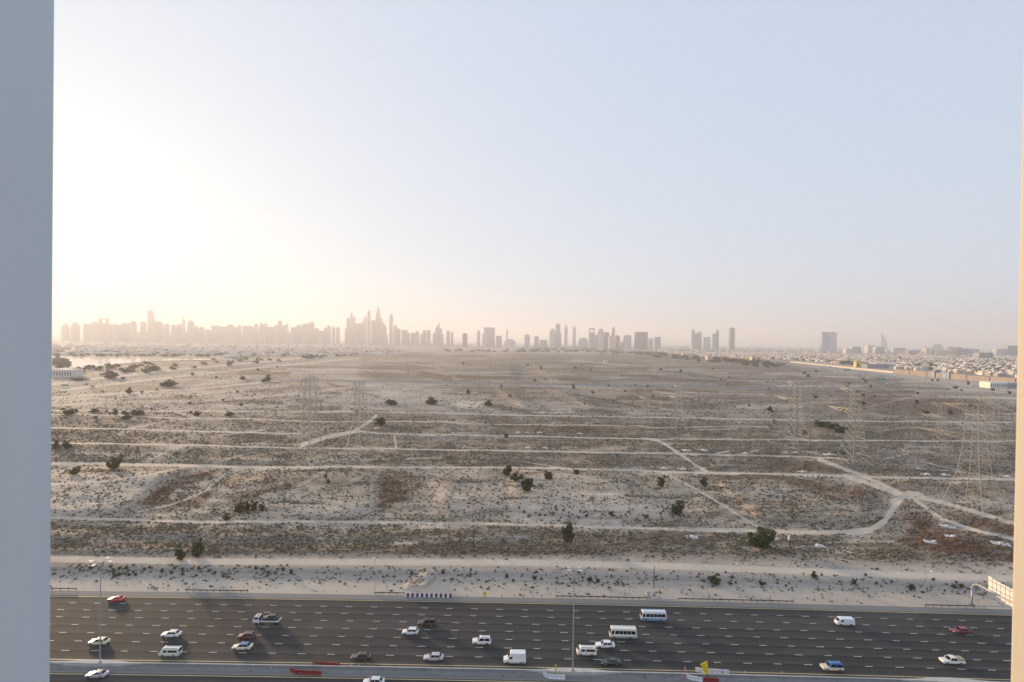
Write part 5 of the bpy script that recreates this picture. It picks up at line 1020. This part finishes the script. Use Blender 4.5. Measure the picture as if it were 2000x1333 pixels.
o = link('distant_housing', boxes_mesh('distant_housing', it, VW)); tag(o, 'far part of the low housing district fading towards the right horizon', 'housing', kind='stuff')
it = []
for k in range(1500):
    px = rsv.uniform(90, 800); t = rsv.rand(); py = 661 + (px - 100) * .013 + 6 + t * (40 - (px - 100) * .035); 
    if px < 440 and 694 < py < 726 and not py > 716: continue
    g = G(px, py, 1.6); it.append((g[0], g[1], 1.0, rsv.uniform(12, 30), 16, rsv.uniform(5, 9), int(rsv.choice([0, 1, 1, 2, 0]))))
o = link('distant_housing', boxes_mesh('left_housing', it, VW)); tag(o, 'pale houses fading in the haze beyond the left lake', 'housing', kind='stuff')
# tree cover of the distant districts
def tree_mass(name, label, polys, n, s0, s1, kind, h=1.0, seed=3):
    rs = np.random.RandomState(seed); Vs = []; Fs = []; b = 0; px = []
    for pts, cnt in polys:
        xs = [p[0] for p in pts]; ys = [p[1] for p in pts]; c = 0
        while c < cnt:
            x, y = rs.uniform(min(xs), max(xs)), rs.uniform(min(ys), max(ys)); ins = False; m = len(pts)
            for i in range(m):
                (x0, y0), (x1, y1) = pts[i], pts[(i + 1) % m]
                if (y0 > y) != (y1 > y) and x < x0 + (y - y0) * (x1 - x0) / (y1 - y0): ins = not ins
            if ins: px.append((x, y)); c += 1
    for x, y in px:
        g = G(x, y, 1.6); s = rs.uniform(s0, s1); V, f = leaf_cloud(34, [(g[0], g[1], 1.6 + s * .42 * h, s * .55, s * .55, s * .42 * h), (g[0] + s * .4, g[1], 1.6 + s * .3 * h, s * .4, s * .4, s * .3 * h)], s * .17, rs); Vs.append(V); Fs.append(f + b); b += len(V)
    V = np.concatenate(Vs); V[:, 2] = np.maximum(V[:, 2], 1.0); o = link(name, np_mesh(name, V, np.concatenate(Fs), M_LEAF[kind])); tag(o, label, 'trees', kind='stuff')
tree_mass('distant_trees', 'dark tree belts in front of the central towers and along the far highway', [([(1010,681),(1150,679),(1210,683),(1215,689),(1010,688)],170), ([(1260,690),(1290,692),(1480,709),(1490,716),(1400,710),(1270,698)],45), ([(1330,700),(1480,707),(1560,716),(1480,718)],22), ([(1040,676),(1170,676),(1170,680),(1040,680)],60), ([(1160,686),(1300,690),(1300,696),(1160,692)],60), ([(860,683),(1010,686),(1010,690),(860,687)],25)], 0, 12, 26, 0, .65)
tree_mass('district_trees', 'garden trees between the villas of the right housing district', [([(1300,684),(1985,692),(1985,735),(1800,722),(1700,713),(1500,702),(1310,690)],950), ([(1850,694),(1925,696),(1925,701),(1850,699)],90), ([(1940,703),(1980,703),(1980,709),(1940,708)],50), ([(1640,708),(1670,709),(1670,714),(1640,712)],30)], 0, 8, 17, 1, .9, 5)
tree_mass('lakeside_trees', 'hazy trees around the left lake and along the far left highway', [([(118,722),(200,716),(330,704),(480,701),(620,697),(760,686),(780,684),(780,687),(620,702),(470,712),(330,726),(200,735),(118,736)],55), ([(104,690),(200,686),(420,690),(420,698),(130,696),(104,700)],130), ([(104,700),(126,700),(132,712),(118,720),(104,716)],26), ([(400,690),(600,684),(780,680),(780,686),(600,696),(420,698)],150), ([(110,676),(780,676),(780,682),(110,690)],200), ([(590,697),(780,685),(785,687),(590,702)],90)], 0, 7, 15, 2, .7, 6)
for k, (x, y, w, h, lab) in enumerate([(211, 740, 34, 18, 'round dense tree beside the far left highway, right of the arcaded building'), (148, 744, 38, 10, 'long low hedge in front of the arcaded building'), (296, 725, 34, 14, 'broad dense tree above the far left highway'), (246, 727, 34, 8, 'flat tree between the two broad trees at the far left highway')]):
    tree(x, y, w * .8, h * .7, 2, lab, 'tree', 'trees along the far left highway')

# ------------------------------------------------------------------ lake, long block, wall, hall and other single buildings
m = bpy.data.materials.new('lake_water'); m.use_nodes = True; g_ = NT(m); b_ = g_.N['Principled BSDF']; b_.inputs['Base Color'].default_value = (.05, .07, .08, 1); b_.inputs['Roughness'].default_value = .04; b_.inputs['Metallic'].default_value = 0.0; b_.inputs['IOR'].default_value = 1.33

lk = [(110,697.5),(128,698.5),(200,699),(300,700),(420,701.5),(415,703),(340,704.5),(260,708.5),(210,713.5),(160,719.5),(134,718.5),(122,710),(116,703)]
tag(MB().add([G(x, y, 2.1) for x, y in lk], [tuple(range(len(lk)))[::-1]]).build('lake', m), kind='structure')
def seg_box(x0, y0, x1, y1, h, dep, z=1.6):
    a, b = Vector(G(x0, y0, z)), Vector(G(x1, y1, z)); d = b - a; L = d.length; return a, math.atan2(d.y, d.x), L
M_BLOCK = facade_material('long_block_facade', (.34, .27, .23), (.12, .10, .10), .45, .30, .42, .6); M_BEIGE = mat('beige_wall', (.62, .52, .42), .9, var=.06, scale=.05)
a, rz, L = seg_box(1746, 730, 2040, 757, 0, 0); o = empty('long_block', a, rz, 'very long brown block building with dark stair towers behind the pale sand strip', 'building')
n = 7
for k in range(n): MB().box(L * k / n + 1.2, L * (k + 1) / n - 1.2, 0, 16, -3, 11.5 + (k % 2) * .8).build('wing', M_BLOCK, o)
MB().box(0, L, 2, 15, -3, 10.8).build('core', M_BLOCK, o)
for px_, ww in ((1825, 8), (1917, 9), (1757, 4)):
    x = (Vector(G(px_, 737, 1.6)) - a).length; MB().box(x - ww, x + ww, -2, 10, -3, 15).build('stair_tower', FAC['dark'], o); MB().box(x - ww * .2, x + ww * 1.02, -2.3, -2.01, -3, 14).build('stair_glazing', FAC['blue'], o)
a, rz, L = seg_box(1543, 708, 1745, 729, 0, 0); o = tag(MB().box(0, L, 0, 1.2, -3, 4.5).build('boundary_wall', M_BEIGE), 'long pale sunlit wall running in front of the villas left of the brown block', 'wall'); o.location = a; o.rotation_euler = (0, 0, rz)
a, rz, L = seg_box(1290, 690, 1420, 700, 0, 0)
def simple_building(name, x0, x1, yb, yt, dep, m, label, cat='building', win=0, roof=None, rz=0.0):
    a, b = G(x0, yb, 1.6), G(x1, yb, 1.6); W = b[0] - a[0]; h = height_at((x0 + x1) / 2, yt, a[1]) - 1.6; o = empty(name, ((a[0] + b[0]) / 2, a[1], 1.6), rz, label, cat)
    MB().box(-W / 2, W / 2, 0, dep, -2, h * .96).build('walls', m, o); MB().box(-W / 2 - .3, W / 2 + .3, -.3, dep + .3, h * .961, h).build('roof', roof or m, o)
    for i in range(win): x = -W / 2 + (i + .5) * W / win; MB().box(x - W / win * .22, x + W / win * .22, -.08, -.003, h * .15, h * .7).build('window', M_WIN, o)
    return o
simple_building('ochre_building', 1672, 1692, 717.5, 707, 14, mat('ochre_render', (.80, .50, .16), .8), 'bright ochre building on the pale wall, brightest among the villas', win=3)
simple_building('shed_building', 1694, 1735, 719, 712, 30, mat('blue_grey_roof', (.22, .26, .30), .7), 'low blue grey shed right of the ochre building')
simple_building('tent_hall', 1934, 1974, 758, 747, 22, mat('white_tent', (.80, .76, .68), .7), 'white tent hall with vertical slits in front of the brown block', 'hall', win=12)
simple_building('tent_hall', 1975, 1990, 759, 748, 22, mat('blue_grey_panels', (.34, .38, .44), .7), 'blue grey hall end beside the cream wall', 'hall', win=4)
simple_building('arcaded_building', 98, 147, 736, 722, 25, VW[1], 'pale arcaded building at the far left below the lake', win=8)
simple_building('beige_hall', 1334, 1358, 698, 691, 30, VW[3], 'pale ochre hall at the left end of the housing district')
simple_building('beige_hall', 1382, 1417, 703, 696, 30, M_BEIGE, 'long beige wall like hall behind the right plain')
simple_building('ochre_hall', 1468, 1484, 704, 697, 20, mat('yellow_render', (.78, .60, .28), .8), 'yellow hall above the tree belt at the far highway', win=2)
simple_building('white_hut', 1179, 1187, 709, 705, 10, VW[1], 'tiny white hut alone on the distant plain')
simple_building('white_hut', 878, 884, 677, 673.5, 10, VW[1], 'tiny bright hut on the horizon left of centre')
# green direction signs at the interchange
def green_sign(px, yb, w, h, label):
    g = G(px, yb, 1.6); D = g[1]; W = w * D / F; Hh = h * D / F; o = empty('direction_sign', g, 0, label, 'road sign')
    MB().bar((-W * .4, 0, 0), (-W * .4, 0, Hh * 1.6), .3, 0, 6).bar((W * .4, 0, 0), (W * .4, 0, Hh * 1.6), .3, 0, 6).build('posts', M_DARK, o); b = MB().box(-W / 2, W / 2, -.35, -.05, Hh * .6, Hh * 1.6).build('panel', mat('green_sign', (.04, .28, .16), .5), o)
    MB().box(-W * .3, W * .3, -.4, -.352, Hh * .95, Hh * 1.05).box(-W * .3, W * .1, -.4, -.352, Hh * 1.2, Hh * 1.3).build('lettering', M_WHP, b)
green_sign(1722, 747, 14, 5, 'larger green direction sign at the interchange curve')
green_sign(1654, 727, 12, 4, 'smaller green direction sign on the distant highway')
green_sign(127, 756, 14, 3, 'faded green sign beside the far left highway')
# ------------------------------------------------------------------ haze
HAZE_D = 1.3e-4
def build_haze():
    m = bpy.data.materials.new('haze'); m.use_nodes = True; nt = m.node_tree; nt.nodes.clear()
    out = nt.nodes.new('ShaderNodeOutputMaterial'); v = nt.nodes.new('ShaderNodeVolumePrincipled')
    v.inputs['Color'].default_value = (.78, .795, .845, 1); v.inputs['Density'].default_value = HAZE_D; v.inputs['Anisotropy'].default_value = .28
    nt.links.new(v.outputs[0], out.inputs['Volume'])
    W = 110000; o = MB().box(-W, W, -2000, 99000, -3, 520).build('haze', m); tag(o, kind='stuff'); return o
build_haze()
